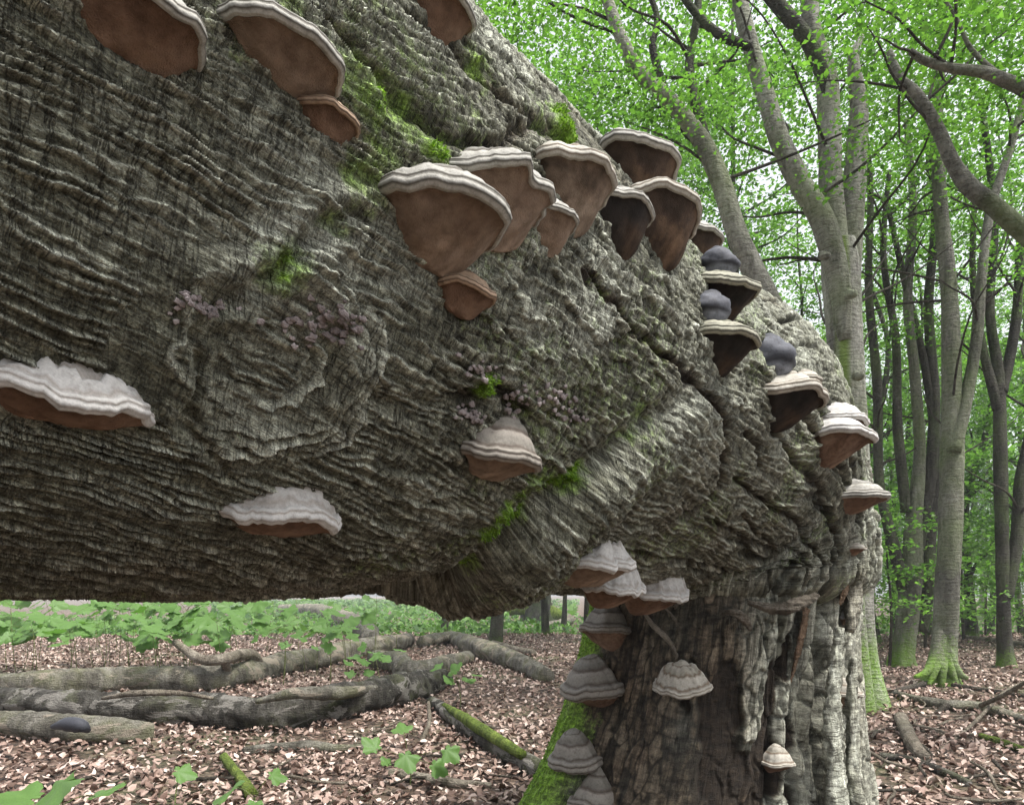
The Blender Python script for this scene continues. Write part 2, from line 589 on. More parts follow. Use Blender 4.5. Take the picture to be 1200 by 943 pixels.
def ground_mat():
    m, nt, b, out = new_mat('forest_floor')
    co = coords(nt)
    v = N(nt, 'ShaderNodeTexVoronoi')
    v.inputs['Scale'].default_value = 17
    nt.links.new(co, v.inputs['Vector'])
    n1 = noise(nt, .7, 4, .6, co)
    n2 = noise(nt, 30, 5, .7, co)
    sp = N(nt, 'ShaderNodeSeparateColor')
    nt.links.new(v.outputs['Color'], sp.inputs[0])
    c = ramp(nt, sp.outputs[0], [(0, (.03, .018, .012)), (.4, (.10, .065, .046)), (.8, (.21, .148, .115)), (1, (.34, .26, .21))])
    c = mix(nt, .8, c, ramp(nt, n2, [(.3, (.4, .38, .36)), (.65, (1.15, 1.1, 1.05))]), 'MULTIPLY')
    n4 = noise(nt, 5, 5, .75, co)
    c = mix(nt, .85, c, ramp(nt, n4, [(.35, (.25, .24, .23)), (.5, (.85, .85, .85)), (.68, (1.35, 1.33, 1.3))]), 'MULTIPLY')
    c = mix(nt, ramp(nt, n1, [(.5, (0, 0, 0)), (.68, (.6, .6, .6))]), c, mix(nt, n4, (.02, .03, .01), (.08, .12, .03)))
    nt.links.new(c, b.inputs['Base Color'])
    b.inputs['Roughness'].default_value = .9
    bump(nt, b, math_n(nt, 'ADD', n2, v.outputs['Distance']), 1, .03)
    return m


M['ground'] = ground_mat()

# ------------------------------------------------------------------ forest floor
nx, ny = 260, 260
gx = np.sign(np.linspace(-1, 1, nx)) * np.abs(np.linspace(-1, 1, nx)) ** 2.4 * 300
gy = -12 + np.linspace(0, 1, ny) ** 2.6 * 500
GX, GY = np.meshgrid(gx, gy, indexing='ij')
GZ = gz(GX, GY) + .02 * pn(GX * 2, GY * 2, 3) + .05 * pn(GX * .5, GY * .5, 4) * 0
ground = obj('ground', mesh_np('ground', np.stack([GX, GY, GZ], -1).reshape(-1, 3), grid_faces(nx, ny, False)[:, ::-1]), M['ground'])
tag(ground, 'brown forest floor under beech trees', 'ground', kind='structure')

# ------------------------------------------------------------------ the broken beech: trunk as a bent loft with carved bark
A2 = np.array([.596, .803, 0.0])          # direction of the lying trunk, towards the stump
S2 = np.array([.803, -.596, 0.0])         # from its axis towards the camera
UP = np.array([0, 0, 1.0])
P0 = np.array([-.87, .646, EYE])
T1, RB = 2.50, .52                        # start of the elbow, bend radius


def Rad(t):
    return .545 + .02 * sstep(1.2, 2.3, t) + .085 * sstep(2.1, 2.9, t)


t_list = [-1.6]
while t_list[-1] < T1 + RB * math.pi / 2 + .168:
    t = t_list[-1]
    p = P0 + A2 * min(t, 3.0) + S2 * .55
    d = math.hypot(p[0], p[1])
    t_list.append(t + (min(.0036 * max(d, .42), .0075) if t > -.15 else .02))
tt = np.array(t_list)
NS = len(tt)
NT = 712

C = np.zeros((NS, 3))
Bv = np.zeros((NS, 3))
R_ax = Rad(tt)
rend = np.ones(NS)
for i, t in enumerate(tt):
    zc = Rad(min(t, T1)) + .004
    if t <= T1:
        C[i] = P0 + A2 * t + UP * zc
        Bv[i] = UP
    else:
        ph = min((t - T1) / RB, math.pi / 2)
        C[i] = P0 + A2 * (T1 + RB * math.sin(ph)) + UP * (zc - RB * (1 - math.cos(ph)))
        Bv[i] = UP * math.cos(ph) + A2 * math.sin(ph)
        ex = t - T1 - RB * math.pi / 2
        if ex > 0:
            C[i] -= UP * ex
            rend[i] = .45 + .55 * math.sqrt(max(0, 1 - (ex / .17) ** 2))
# angle 0 faces the camera, +90 up, -90 down; rows of the mesh gather where bark is seen at close range
thc = np.radians(np.linspace(-180, 180, 721))
bc = C[:, None, :] + (R_ax * rend)[:, None, None] * (np.cos(thc)[None, :, None] * S2 + np.sin(thc)[None, :, None] * Bv[:, None, :])
nc = np.cos(thc)[None, :, None] * S2 + np.sin(thc)[None, :, None] * Bv[:, None, :]
vc = np.array([0, 0, EYE]) - bc
dc = np.linalg.norm(vc, axis=2)
seen = ((nc * vc).sum(2) > -.12 * dc) & (bc[..., 2] - EYE < .95 * np.maximum(bc[..., 1], 0) + .12)
wgt = np.where(seen, 1.0, .07)
for _ in range(3):
    k_ = 41
    pad = np.pad(wgt, ((k_, k_), (0, 0)), mode='edge')
    cs = np.cumsum(np.pad(pad, ((1, 0), (0, 0))), axis=0)
    wgt = (cs[2 * k_ + 1:] - cs[:-2 * k_ - 1]) / (2 * k_ + 1)
TH = np.zeros((NS, NT))
for i in range(NS):
    q = np.cumsum(wgt[i])
    q = (q - q[0]) / (q[-1] - q[0])
    TH[i] = np.interp(np.arange(NT) / NT, q, thc)
TT = tt[:, None] * np.ones(NT)[None]
RR0 = (R_ax * rend)[:, None] * np.ones(NT)[None]
DIRS = np.cos(TH)[..., None] * S2 + np.sin(TH)[..., None] * Bv[:, None, :]
BASE = C[:, None, :] + RR0[..., None] * DIRS
CAMP = np.array([0, 0, EYE])


def project(P):
    Y = np.maximum(P[..., 1], 1e-3)
    return 600 + F * P[..., 0] / Y, HZ - F * (P[..., 2] - EYE) / Y


BPX, BPY = project(BASE)
FRONT = np.einsum('ijk,ijk->ij', DIRS, CAMP - BASE) > 0
FRONT &= BASE[..., 1] > .1


def px_uv(px, py):
    """(axis metres, arc metres) of the trunk's smooth surface under a photograph pixel"""
    d = np.where(FRONT, (BPX - px) ** 2 + (BPY - py) ** 2, 1e9)
    # nearest of the front rows
    i, j = np.unravel_index(np.argmin(d), d.shape)
    return TT[i, j], TH[i, j] * .57


def path_dist(U, V, pts):
    """distance to a polyline in surface metres, signed (left of travel positive), and 0..1 position along it"""
    best = np.full(U.shape, 9.)
    sg = np.ones(U.shape)
    pos = np.zeros(U.shape)
    n = len(pts) - 1
    for k in range(n):
        (a0, a1), (b0, b1) = pts[k], pts[k + 1]
        ex, ey = b0 - a0, b1 - a1
        l2 = ex * ex + ey * ey + 1e-12
        q = np.clip(((U - a0) * ex + (V - a1) * ey) / l2, 0, 1)
        dx, dy = U - a0 - q * ex, V - a1 - q * ey
        d = np.sqrt(dx * dx + dy * dy)
        n_ = d < best
        best = np.where(n_, d, best)
        sg = np.where(n_, np.sign(ex * dy - ey * dx), sg)
        pos = np.where(n_, (k + q) / n, pos)
    return best, sg, pos


U, V = TT, TH * .57
# bark scale: fine on the upper trunk, coarse near the butt
s_t = .0075 + .0052 * np.clip(tt, -.5, 3.4)
Uc = np.concatenate([[0], np.cumsum(np.diff(tt) / s_t[1:])])
sc = s_t[:, None] * np.ones(NT)[None]
US = Uc[:, None] * np.ones(NT)[None]
VS = V / sc

disp = .022 * fbm(U * 1.1, V * 1.3, 3, 11) + .008 * fbm(U * 4, V * 5, 2, 12)
moss = np.zeros_like(U)
brown = np.zeros_like(U)
pale = np.zeros_like(U)

# --- the ridge of the fused limb, crisp on its upper side
ridge_px = [(860, 470), (800, 503), (735, 548), (670, 597), (610, 645), (560, 690), (520, 712)]
rp = [tuple(q) for q in catmull([px_uv(*p) for p in ridge_px], 40)]
rd, rs, rpos = path_dist(U + .02 * pn(U * 6, V * 6, 28), V + .02 * pn(U * 6, V * 6, 29), rp)
up_side = V > np.interp(U, [p[0] for p in rp[::-1]], [p[1] for p in rp[::-1]])
amp = .014 + .080 * sstep(.0, .75, rpos)
w1 = .055 + .055 * rpos
hill_up = np.clip(1 - (rd / w1) ** 2, 0, 1) ** .75
hill_dn = np.exp(-(rd / (.13 + .05 * rpos)) ** 2)
wr = rpos * 26 + 1.2 * pn(U * 10, V * 10, 33) + .5 * pn(U * 30, V * 30, 34) + np.where(up_side, -1, 1) * rd * 14
wrk = 1 - np.abs(2 * (wr - np.floor(wr)) - 1)
rk = np.exp(-(rd / .07) ** 2) * sstep(0, .1, rpos)
wig = 1 + .22 * pn(U * 7, V * 7, 31) + .15 * pn(U * 18, V * 18, 32)
ridge = amp * np.where(up_side, hill_up, hill_dn) * wig
groove = np.where(up_side, np.exp(-((rd - w1 * 1.15) / (.028)) ** 2), 0) * sstep(.05, .4, rpos)
disp = disp + ridge - .022 * groove - .006 * rk * sstep(.55, 1, wrk)
# belly behind the ridge is tucked up
tuck = np.exp(-(((U - px_uv(640, 640)[0]) / .25) ** 2)) * sstep(-.62, -.80, V)
disp = disp - .05 * tuck

# --- old branch scar (the eye)
e0 = px_uv(318, 425)
eye_s = sc
du, dv = (U - e0[0]), (V - e0[1])
warp = .012 * pn(U * 14, V * 14, 41)
er = np.sqrt((du / 1.15) ** 2 + dv ** 2) + warp + .006 * pn(U * 40, V * 40, 43)
ER = .085
inner = sstep(ER * 1.2, ER * .4, er)
ering = np.exp(-((er - ER * 1.15) / .020) ** 2)
eang = np.arctan2(dv, du)
disp = disp - .010 * inner + .010 * ering * (.5 + .8 * pn(eang * 1.2, er * 8, 42))
zone = sstep(ER * 1.75, ER * 1.25, er + .02 * pn(U * 10, V * 10, 39)) * sstep(ER * .25, ER * .6, er)
JU = U + .012 * pn(U * 16, V * 16, 44) + .006 * pn(U * 45, V * 45, 46)
JV = V + .012 * pn(U * 16, V * 16, 45) + .006 * pn(U * 45, V * 45, 47)
# brow crease above the scar and its left fold
brow = [px_uv(*p) for p in [(232, 332), (275, 348), (320, 318), (365, 276), (420, 258), (455, 268)]]
bd, bs, bp = path_dist(JU, JV, catmull(brow, 24))
bm = np.sin(np.pi * np.clip(bp, .03, .97)) ** .6
disp = disp + bm * (-.012 * np.exp(-(bd / .009) ** 2) + .008 * np.exp(-((bd - .020) / .012) ** 2))
fold = [px_uv(*p) for p in [(222, 380), (226, 440), (222, 500), (262, 545), (300, 568)]]
fd, fs_, fp = path_dist(JU, JV, catmull(fold, 24))
fm = np.sin(np.pi * np.clip(fp, .03, .97)) ** .6
disp = disp + fm * (-.008 * np.exp(-(fd / .006) ** 2) + .006 * np.exp(-((fd - .013) / .009) ** 2))
# second slump to the right of the scar
sl = [px_uv(*p) for p in [(440, 470), (520, 480), (580, 470), (640, 500)]]
sd, ss_, sp_ = path_dist(U, V, sl)
disp = disp - .010 * np.exp(-(sd / .02) ** 2)

# --- carved bark
wv = V / sc
jag = .26 * pn(US * .32, wv * .45, 53) + .16 * pn(US * .8, wv * .9, 50)
ph = wv * 1.0 - .20 * (US - np.interp(.5, tt, Uc)) * sstep(-.55, .15, V) * sstep(1.6, .6, U) + 2.0 * pn(US * .028, wv * .045, 51) + 1.15 * pn(US * .075, wv * .12, 52) + .45 * pn(US * .17, wv * .22, 38) + jag
ph_e = er / s_t[np.searchsorted(tt, e0[0])] * .62 + .9 * pn(US * .06, wv * .10, 54) + .4 * pn(US * .2, wv * .25, 40) + jag
ph = np.where(zone > .5, ph_e, ph)
saw = ph - np.floor(ph)
cell = np.floor(ph)
rip = saw ** 1.2 * (1 - sstep(.84, 1.0, saw))
# each lip fades in and out along its length
ripmod = np.clip(.62 + 1.2 * pn(US * .11, cell * 3.7 + .5, 55), .10, 1.3)
ph2 = wv * 1.7 + .9 * pn(US * .07, wv * .12, 56) + .4 * pn(US * .4, wv * .6, 57)
saw2 = ph2 - np.floor(ph2)
rip2 = saw2 * (1 - sstep(.75, 1, saw2)) * np.clip(.5 + pn(US * .12, np.floor(ph2) * 2.3 + .5, 48), 0, 1.1)
h_rip = rip * ripmod + .30 * rip2
# coarse lips, a few steps deep
ph3 = wv * .27 + 1.2 * pn(US * .025, wv * .05, 67) + .45 * pn(US * .12, wv * .2, 70) + .16 * pn(US * .5, wv * .6, 49)
saw3 = ph3 - np.floor(ph3)
rip3 = saw3 ** 1.5 * (1 - sstep(.90, 1.0, saw3)) * np.clip(.5 + 1.1 * pn(US * .045, np.floor(ph3) * 5.1 + .5, 76), 0, 1.2)
# cross cracks, short, running round the trunk
cj = US * .42 + .7 * pn(US * .10, wv * .10, 58) + .3 * pn(US * .4, wv * .3, 60)
cxn = 1 - np.abs(pn(cj, wv * .10 + cell * .37, 59))
h_cross = -np.clip((cxn - .80) / .20, 0, 1) ** 1.5
# flaky plates: steps without a mortar joint
wu1, wv1 = .55 * pn(US * .11, wv * .13, 64) + .30 * pn(US * .35, wv * .4, 68) + .12 * pn(US, wv, 78), .55 * pn(US * .11, wv * .15, 65) + .30 * pn(US * .35, wv * .4, 69) + .12 * pn(US, wv, 79)
f1, f2, idr, vx, vy = worley(US * .16 + wu1, wv * .30 + wv1, 63)
h_scale = idr + .8 * vy - .35 * np.clip(1 - (f2 - f1) / .05, 0, 1)
f1b, f2b, idb, vxb, vyb = worley(US * .075 + wu1, wv * .17 + wv1, 66)
h_plate = 1.1 * idb + .7 * vyb + .25 * vxb - .6 * np.clip(1 - (f2b - f1b) / .05, 0, 1)
# long grooves of the elbow
gph = wv * .105 + .9 * pn(US * .016, wv * .05, 71) + .28 * pn(US * .07, wv * .15, 72) + .12 * pn(US * .4, wv * .4, 77)
gv = 1 - np.abs(2 * (gph - np.floor(gph)) - 1)
gmask = np.clip(.40 + 1.9 * pn(US * .022, wv * .08, 73), 0, 1)
h_groove = -sstep(.74, .97, gv) * gmask

zn = .14 * fbm(U * 3, V * 3, 2, 81)
k_elb = sstep(1.75, 2.4, U + zn)
k_low = np.where(up_side, 0, sstep(.0, .12, rd)) * sstep(1.0, 1.3, U)
k_plate = np.clip(sstep(.85, 1.30, U + .55 * V + zn) * sstep(.02, .25, V + zn * .6) + .5 * sstep(.55, .75, V + zn), 0, 1) * (1 - .35 * k_elb)
k_rdg = np.exp(-(rd / .10) ** 2) * sstep(.0, .2, rpos)
k_plate = k_plate * (1 - .85 * k_rdg)
k_scale = (1 - .8 * k_rdg) * sstep(.45, .75, U + zn) * (1 - k_plate) * (1 - .5 * k_low)
k_rip = 1 - .25 * k_scale - .55 * k_plate
h = sc * ((.62 + .45 * sstep(1.0, .3, U)) * k_rip * h_rip + (.55 * k_scale + .35) * rip3 * (1 - .6 * k_plate) + .30 * (.25 + k_scale + .8 * k_plate) * h_cross
          + .34 * k_scale * h_scale + .62 * k_plate * (1 - .55 * k_elb) * h_plate + 2.0 * k_elb * h_groove + .20 * fbm(US * .35, wv * .5, 3, 75))
disp = disp + h
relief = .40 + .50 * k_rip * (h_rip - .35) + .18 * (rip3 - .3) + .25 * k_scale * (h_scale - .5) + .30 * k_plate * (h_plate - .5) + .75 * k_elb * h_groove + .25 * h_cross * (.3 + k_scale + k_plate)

# --- the dark bootlace crack in the bark
crk = [px_uv(*p) for p in [(678, 318), (715, 352), (745, 392), (790, 430), (822, 458), (845, 490), (848, 530), (842, 570), (826, 592), (806, 603)]]
cd, cs_, cp = path_dist(JU, JV, catmull(crk, 40))
cw_ = (.010 + .014 * cp) * (.7 + .5 * pn(cp * 20, 0 * cp, 92))
cmask = np.exp(-(cd / cw_) ** 2)
disp = disp - .040 * cmask * (.25 + .75 * cp)
relief = relief * (1 - .95 * np.clip(cmask * 1.4, 0, 1))
brown = np.maximum(brown, np.clip(1.3 * cmask, 0, 1))
# more open splits in the elbow
for pts, wd, dp in (
        ([(965, 470), (985, 520), (1003, 570), (1012, 600)], .010, .02), ([(905, 500), (935, 545), (965, 600), (985, 650)], .014, .03),
        ([(870, 600), (905, 640), (945, 685)], .010, .02), ([(830, 350), (880, 400), (930, 455), (970, 500)], .012, .02),
        ([(870, 505), (885, 520), (893, 545)], .010, .02), ([(905, 440), (940, 490), (975, 545), (995, 600)], .012, .03), ([(930, 440), (965, 490), (995, 550), (1008, 610)], .010, .03),
        ([(860, 560), (900, 590), (940, 635), (965, 680)], .010, .026), ([(700, 640), (780, 655), (860, 680), (900, 700)], .008, .016), ([(825, 605), (870, 630), (905, 660), (940, 690)], .009, .018),
        ([(540, 470), (580, 462), (625, 478)], .008, .012), ([(560, 180), (640, 150), (700, 215)], .012, .015),
        ([(390, 20), (440, 90), (500, 150), (560, 175)], .012, .016), ([(480, 20), (540, 75), (590, 120), (640, 160)], .010, .014)):
    q = [px_uv(*p) for p in pts]
    qd, _, qp = path_dist(JU, JV, q)
    m_ = np.exp(-(qd / (wd * (.6 + .6 * np.sin(np.pi * qp)))) ** 2)
    disp = disp - dp * m_
    brown = np.maximum(brown, .55 * m_)
    relief = relief - .3 * m_

# --- colour masks
for (px, py, r, a) in ((450, 120, .10, .75), (500, 175, .06, .6), (425, 85, .05, .7), (655, 152, .055, 1.05), (565, 100, .07, .6), (330, 312, .04, .75), (300, 6, .06, .95),
                       (395, 262, .03, .55), (620, 575, .035, 1.1), (590, 600, .03, 1.1), (578, 452, .03, 1.0), (640, 560, .035, .9), (745, 490, .07, .65), (575, 625, .03, 1.1),
                       (430, 210, .05, .7), (700, 350, .07, .45), (760, 330, .10, .45), (620, 120, .1, .5)):
    u0, v0 = px_uv(px, py)
    d = np.sqrt((U - u0) ** 2 + (V - v0) ** 2)
    moss = np.maximum(moss, a * np.exp(-(d / r) ** 2))
moss = moss * np.clip(.72 + .9 * fbm(U * 16, V * 16, 3, 95), 0, 1.3)
moss = np.maximum(moss, .9 * groove * sstep(.15, .4, rpos) * sstep(.95, .6, rpos) * np.clip(.6 + 1.4 * fbm(U * 12, V * 12, 2, 96), 0, 1))
algae = np.clip(.15 + .9 * fbm(U * 2.6, V * 2.6, 3, 97), 0, .33)
moss = np.maximum(moss, algae)
disp = disp + .010 * sstep(.45, .9, moss) * (1 + .8 * pn(U * 60, V * 60, 98))
pale = np.clip(fbm(U * 3.5, V * 3.5, 3, 99) * 1.1 - .05, 0, .55)
pale = pale + .35 * sstep(.6, .85, V) * sstep(.9, 1.4, U)      # weathered upper flank
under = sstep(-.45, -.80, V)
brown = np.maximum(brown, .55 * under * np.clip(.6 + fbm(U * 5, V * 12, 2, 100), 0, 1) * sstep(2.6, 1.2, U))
brown = np.maximum(brown, .5 * np.clip(fbm(U * 2.2, V * 6, 3, 101) * 1.6 - .35, 0, 1))
brown = np.maximum(brown, .55 * k_low * np.clip(.25 + .8 * fbm(U * 6, V * 8, 3, 102), 0, 1))
TRUNK = BASE + disp[..., None] * DIRS
mask = np.stack([np.clip(moss, 0, 1), np.clip(pale, 0, 1), np.clip(brown, 0, 1), np.clip(relief, 0, 1)], -1).reshape(-1, 4)

tree = thing('broken_beech', 'huge broken beech trunk bent over from its stump, studded with bracket fungi', 'tree', (float(C[-1, 0]), float(C[-1, 1]), 0))
TO = np.array(tree.location)


def cap_row(Vg, Fq, rows, center, first):
    return Vg, Fq


Vt = TRUNK.reshape(-1, 3)
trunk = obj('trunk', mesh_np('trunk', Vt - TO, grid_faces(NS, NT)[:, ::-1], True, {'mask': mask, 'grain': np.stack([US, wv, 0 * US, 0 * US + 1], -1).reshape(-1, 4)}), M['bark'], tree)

# ------------------------------------------------------------------ stump
zz = np.linspace(-.25, EYE + .20, 300)
NZ, NA = len(zz), 620
c_top = C[-1, :2] + np.array([.02, .0])
aw = np.where(np.abs((np.linspace(-180, 180, 7201))) < 105, 1.0, .2)
ca = np.cumsum(aw)
ca = (ca - ca[0]) / (ca[-1] - ca[0])
view = math.atan2(-c_top[1], -c_top[0])
al = np.radians(np.interp(np.arange(NA) / NA, ca, np.linspace(-180, 180, 7201))) + view
f_ = np.clip(1 - zz / EYE, 0, 1.3)
cx_ = c_top[0] - .19 * f_ ** 1.2
cy_ = c_top[1] - .02 * f_
rz = .555 + .045 * f_ + .19 * f_ ** 2.2
ZZ, AL = np.meshgrid(zz, al, indexing='ij')
ar = AL - view
RS = rz[:, None] * np.ones(NA)[None]
arc = ar * .6
flute = .03 * np.sin(ar * 4 + .8 + .5 * ZZ) + .025 * np.sin(ar * 7 + 2.0)
ds = flute * (.5 + f_[:, None] * 1.2) + .02 * fbm(arc * 2, ZZ * 1.4, 3, 201)
s_ = .022
xa, za = arc / s_, ZZ / s_
f1, f2, idr, vx, vy = worley(xa * .42 + .4 * pn(xa * .2, za * .2, 202), za * .16 + .4 * pn(xa * .2, za * .2, 203) + .3 * pn(xa * .6, za * .3, 207), 204)
edge = sstep(.03, .22, f2 - f1)
gph = xa * .16 + .7 * pn(xa * .05, za * .03, 205) + .25 * pn(xa * .2, za * .12, 206)
gv = 1 - np.abs(2 * (gph - np.floor(gph)) - 1)
lm = pn(arc * 1.7 + 5, ZZ * 1.1, 208)
right = sstep(.05, .35, ar)          # the torn right flank
left_k = 1 - right
fine = .5 * (1 - np.abs(pn(xa * .8, za * .16, 209))) + .3 * pn(xa * 1.3, za * .5, 210)
# bark plates that came off leave sunken dark patches
fall = sstep(.02, .10, fbm(arc * 3.2 + 1.5, ZZ * 1.8, 3, 211) + .06 * pn(arc * 14, ZZ * 10, 212)) * sstep(-.08, .14, ar) * sstep(.62, .45, ar) * sstep(.80, .62, ZZ)
sb = np.stack([cx_[:, None] + RS * np.cos(AL), cy_[:, None] + RS * np.sin(AL), ZZ], -1)
sbx, sby = project(sb)
sfr = np.cos(ar) > .1
jx, jz = .05 * fbm(arc * 9, ZZ * 6, 3, 221), .07 * fbm(arc * 9, ZZ * 6, 3, 222)
for (px, py, wa, hz_) in ((842, 850, 24, 75), (905, 830, 14, 60), (868, 915, 36, 30), (900, 905, 18, 40), (812, 800, 9, 40), (925, 770, 8, 40), (930, 900, 10, 60)):
    d_ = np.where(sfr, (sbx - px) ** 2 + (sby - py) ** 2, 1e9)
    i_, j_ = np.unravel_index(np.argmin(d_), d_.shape)
    k_ = 2.4 / F
    dd_ = np.sqrt(((arc - arc[i_, j_] + jx) / (wa * k_)) ** 2 + ((ZZ - ZZ[i_, j_] + jz) / (hz_ * k_)) ** 2)
    fall = np.maximum(fall, sstep(1.12, .9, dd_))
ds = ds + .0045 * fbm(xa * .6, za * .25, 4, 219) + s_ * ((.22 + .80 * right) * edge * (.3 + .8 * idr) - .55 * sstep(.72, 1, gv) * (.35 + .9 * right) + .35 * fine) - .026 * fall
# slabs on the far right edge, split lengthwise
split = [(.58, .022, .08), (.80, .03, .09), (.44, .012, .04), (.70, .01, .05), (.95, .02, .07)]
for a0, wdt, dep in split:
    aa = ar - a0 - .07 * pn(ZZ * 2.2, 0 * ZZ + a0 * 10, 213) - .05 * (1 - ZZ)
    mm = np.exp(-(aa / (wdt / .6 * 1.3)) ** 2) * sstep(.15, .5, ZZ)
    ds = ds - dep * mm
left_moss = sstep(-.62, -1.15, ar + .25 * (ZZ - .7) + .12 * pn(arc * 8, ZZ * 8, 214))
s_moss = np.clip(left_moss * (.9 + .5 * fbm(arc * 10, ZZ * 10, 2, 215)), 0, 1)
ds = ds + .012 * sstep(.4, .8, s_moss) * (1 + .7 * pn(arc * 60, ZZ * 60, 216))
s_pale = np.clip(.10 + .6 * fbm(arc * 5, ZZ * 3, 3, 217) + .28 * right, 0, .6) * (1 - fall)
s_brown = np.clip(.82 + .5 * fbm(arc * 3, ZZ * 2, 3, 218), 0, .97) * (1 - .70 * right)
s_brown = np.maximum(s_brown, fall * .97)
s_rel = .22 + .16 * right + .45 * (edge * (.3 + .8 * idr) - .5) - .28 * sstep(.72, 1, gv) + .2 * (fine - .4) - .55 * fall + .25 * fbm(xa * .5, za * .3, 4, 220)
STUMP = np.stack([cx_[:, None] + (RS + ds) * np.cos(AL), cy_[:, None] + (RS + ds) * np.sin(AL), ZZ], -1)
smk = 1 - .0 * s_rel
smask = np.stack([s_moss, s_pale, np.clip(s_brown, 0, 1), np.clip(s_rel, 0, 1)], -1).reshape(-1, 4)
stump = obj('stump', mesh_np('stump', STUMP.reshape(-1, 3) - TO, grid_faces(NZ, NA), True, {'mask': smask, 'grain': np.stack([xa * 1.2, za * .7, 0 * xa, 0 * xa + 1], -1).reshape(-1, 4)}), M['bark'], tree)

# points of the bark that the camera can see, for setting things on it
SDIR = np.stack([np.cos(AL), np.sin(AL), 0 * AL], -1)
tv = FRONT.ravel()
AP = np.vstack([TRUNK.reshape(-1, 3)[tv], STUMP.reshape(-1, 3)])
AN = np.vstack([DIRS.reshape(-1, 3)[tv], SDIR.reshape(-1, 3)])
APX, APY = project(AP)
AD = np.linalg.norm(AP - CAMP, axis=1)


def on_bark(px, py):
    d2 = (APX - px) ** 2 + (APY - py) ** 2
    k = np.where(d2 < 16)[0]
    if len(k) == 0:
        i = int(np.argmin(d2))
    else:
        i = int(k[np.argmin(AD[k])])
    return AP[i], AN[i]


#@@NEXT@@
# ------------------------------------------------------------------ torn wood and loose bark of the broken tree
def bark_tube(name, rows, parent, mat, seg=14, n=40, flat=.5, seed=0, rough=.18, moss_=0., pale_=.3, brown_=.3):
    """irregular strip of wood or bark along (px,py,depth,half width px)"""
    pts = []
    for (px, py, Y, hw) in rows:
        p = at(px, py, Y)
        pts.append((*p, hw / F * Y))
    Vv, Fq, Ft = tube(pts, seg, n, rough * 1.5, 22, seed)
    P = catmull(pts, n)[:, :3]
    mid = np.repeat(P, seg, 0)
    vv = Vv[:n * seg]
    dep = (vv - mid) @ S2
    vv = vv - np.outer(dep * (1 - flat), S2)
    jit = pn(np.arange(len(vv)) * .37, np.arange(len(vv)) * .11, seed + 4) * .006
    vv = vv + np.outer(jit, S2)
    Vv = np.vstack([vv, Vv[n * seg:]])
    fa = np.vstack([np.vstack([Fq[:, [0, 1, 2]], Fq[:, [0, 2, 3]]]), Ft])
    k = len(Vv)
    rel = .5 + .4 * pn(Vv[:, 2] * 15 + Vv[:, 0] * 60, Vv[:, 0] * 50, seed)
    me = mesh_np(name, Vv - TO, fa, True, {'mask': np.stack([np.full(k, moss_), np.full(k, pale_), np.full(k, brown_), np.clip(rel, 0, 1)], -1),
                                           'grain': np.stack([Vv[:, 2] / .02, Vv[:, 0] / .02, 0 * rel, 0 * rel + 1], -1)})
    return obj(name, me, mat, parent)


def dep_at(px, py):
    return float(on_bark(px, py)[0][1])


dS = dep_at(900, 800)
bark_tube('bark_slab', [(984, 735, dS + .05, 8), (978, 790, dS + .03, 14), (975, 860, dS, 17), (985, 960, dS - .04, 24)], tree, M['bark'], 16, 60, .5, 5, .25, .1, .4, .1)
bark_tube('bark_slab', [(1012, 615, dS + .2, 4), (1004, 650, dS + .18, 13), (1000, 700, dS + .15, 15), (996, 740, dS + .13, 10)], tree, M['bark'], 14, 40, .5, 8, .3, 0, .25, .45)
bark_tube('torn_wood', [(978, 622, dS + .12, 5), (986, 648, dS + .10, 15), (992, 682, dS + .10, 14), (984, 708, dS + .1, 5)], tree, M['wood'], 18, 40, .22, 9, .3)
bark_tube('torn_wood', [(946, 712, dS + .06, 9), (941, 738, dS + .05, 13), (933, 772, dS + .05, 9), (926, 800, dS + .05, 2)], tree, M['wood'], 18, 40, .15, 10, .25)
bark_tube('wood_shard', [(876, 706, dS - .05, 2), (905, 712, dS - .08, 5), (935, 708, dS - .08, 6), (957, 698, dS - .03, 3)], tree, M['log_pale'], 16, 40, 1.6, 11, .45)
bark_tube('wood_shard', [(846, 718, dS - .04, 2), (862, 718, dS - .06, 4), (874, 726, dS - .05, 5), (880, 738, dS - .03, 2)], tree, M['log_pale'], 12, 24, .8, 12, .35)
bark_tube('bark_slab', [(1000, 770, dS + .1, 7), (998, 830, dS + .08, 10), (1000, 900, dS + .05, 13), (1006, 950, dS, 16)], tree, M['bark'], 14, 40, .6, 15, .3, .2, .3, .2)
dH = dep_at(770, 740) - .05
bark_tube('dangling_strip', [(752, 712, dH, 2.5), (765, 732, dH - .03, 4), (782, 748, dH - .05, 4), (792, 766, dH - .04, 3), (793, 782, dH - .02, 2)], tree, M['log_pale'], 8, 30, .6, 20, .15)
bark_tube('dangling_strip', [(780, 712, dH, 1.5), (790, 724, dH - .02, 2), (796, 731, dH - .02, 1.5), (805, 722, dH, 1.5)], tree, M['log_pale'], 8, 20, .6, 21, .1)
bark_tube('dangling_strip', [(790, 712, dH, 3), (802, 700, dH, 3), (820, 697, dH + .02, 3)], tree, M['log_pale'], 8, 20, .6, 22, .1)

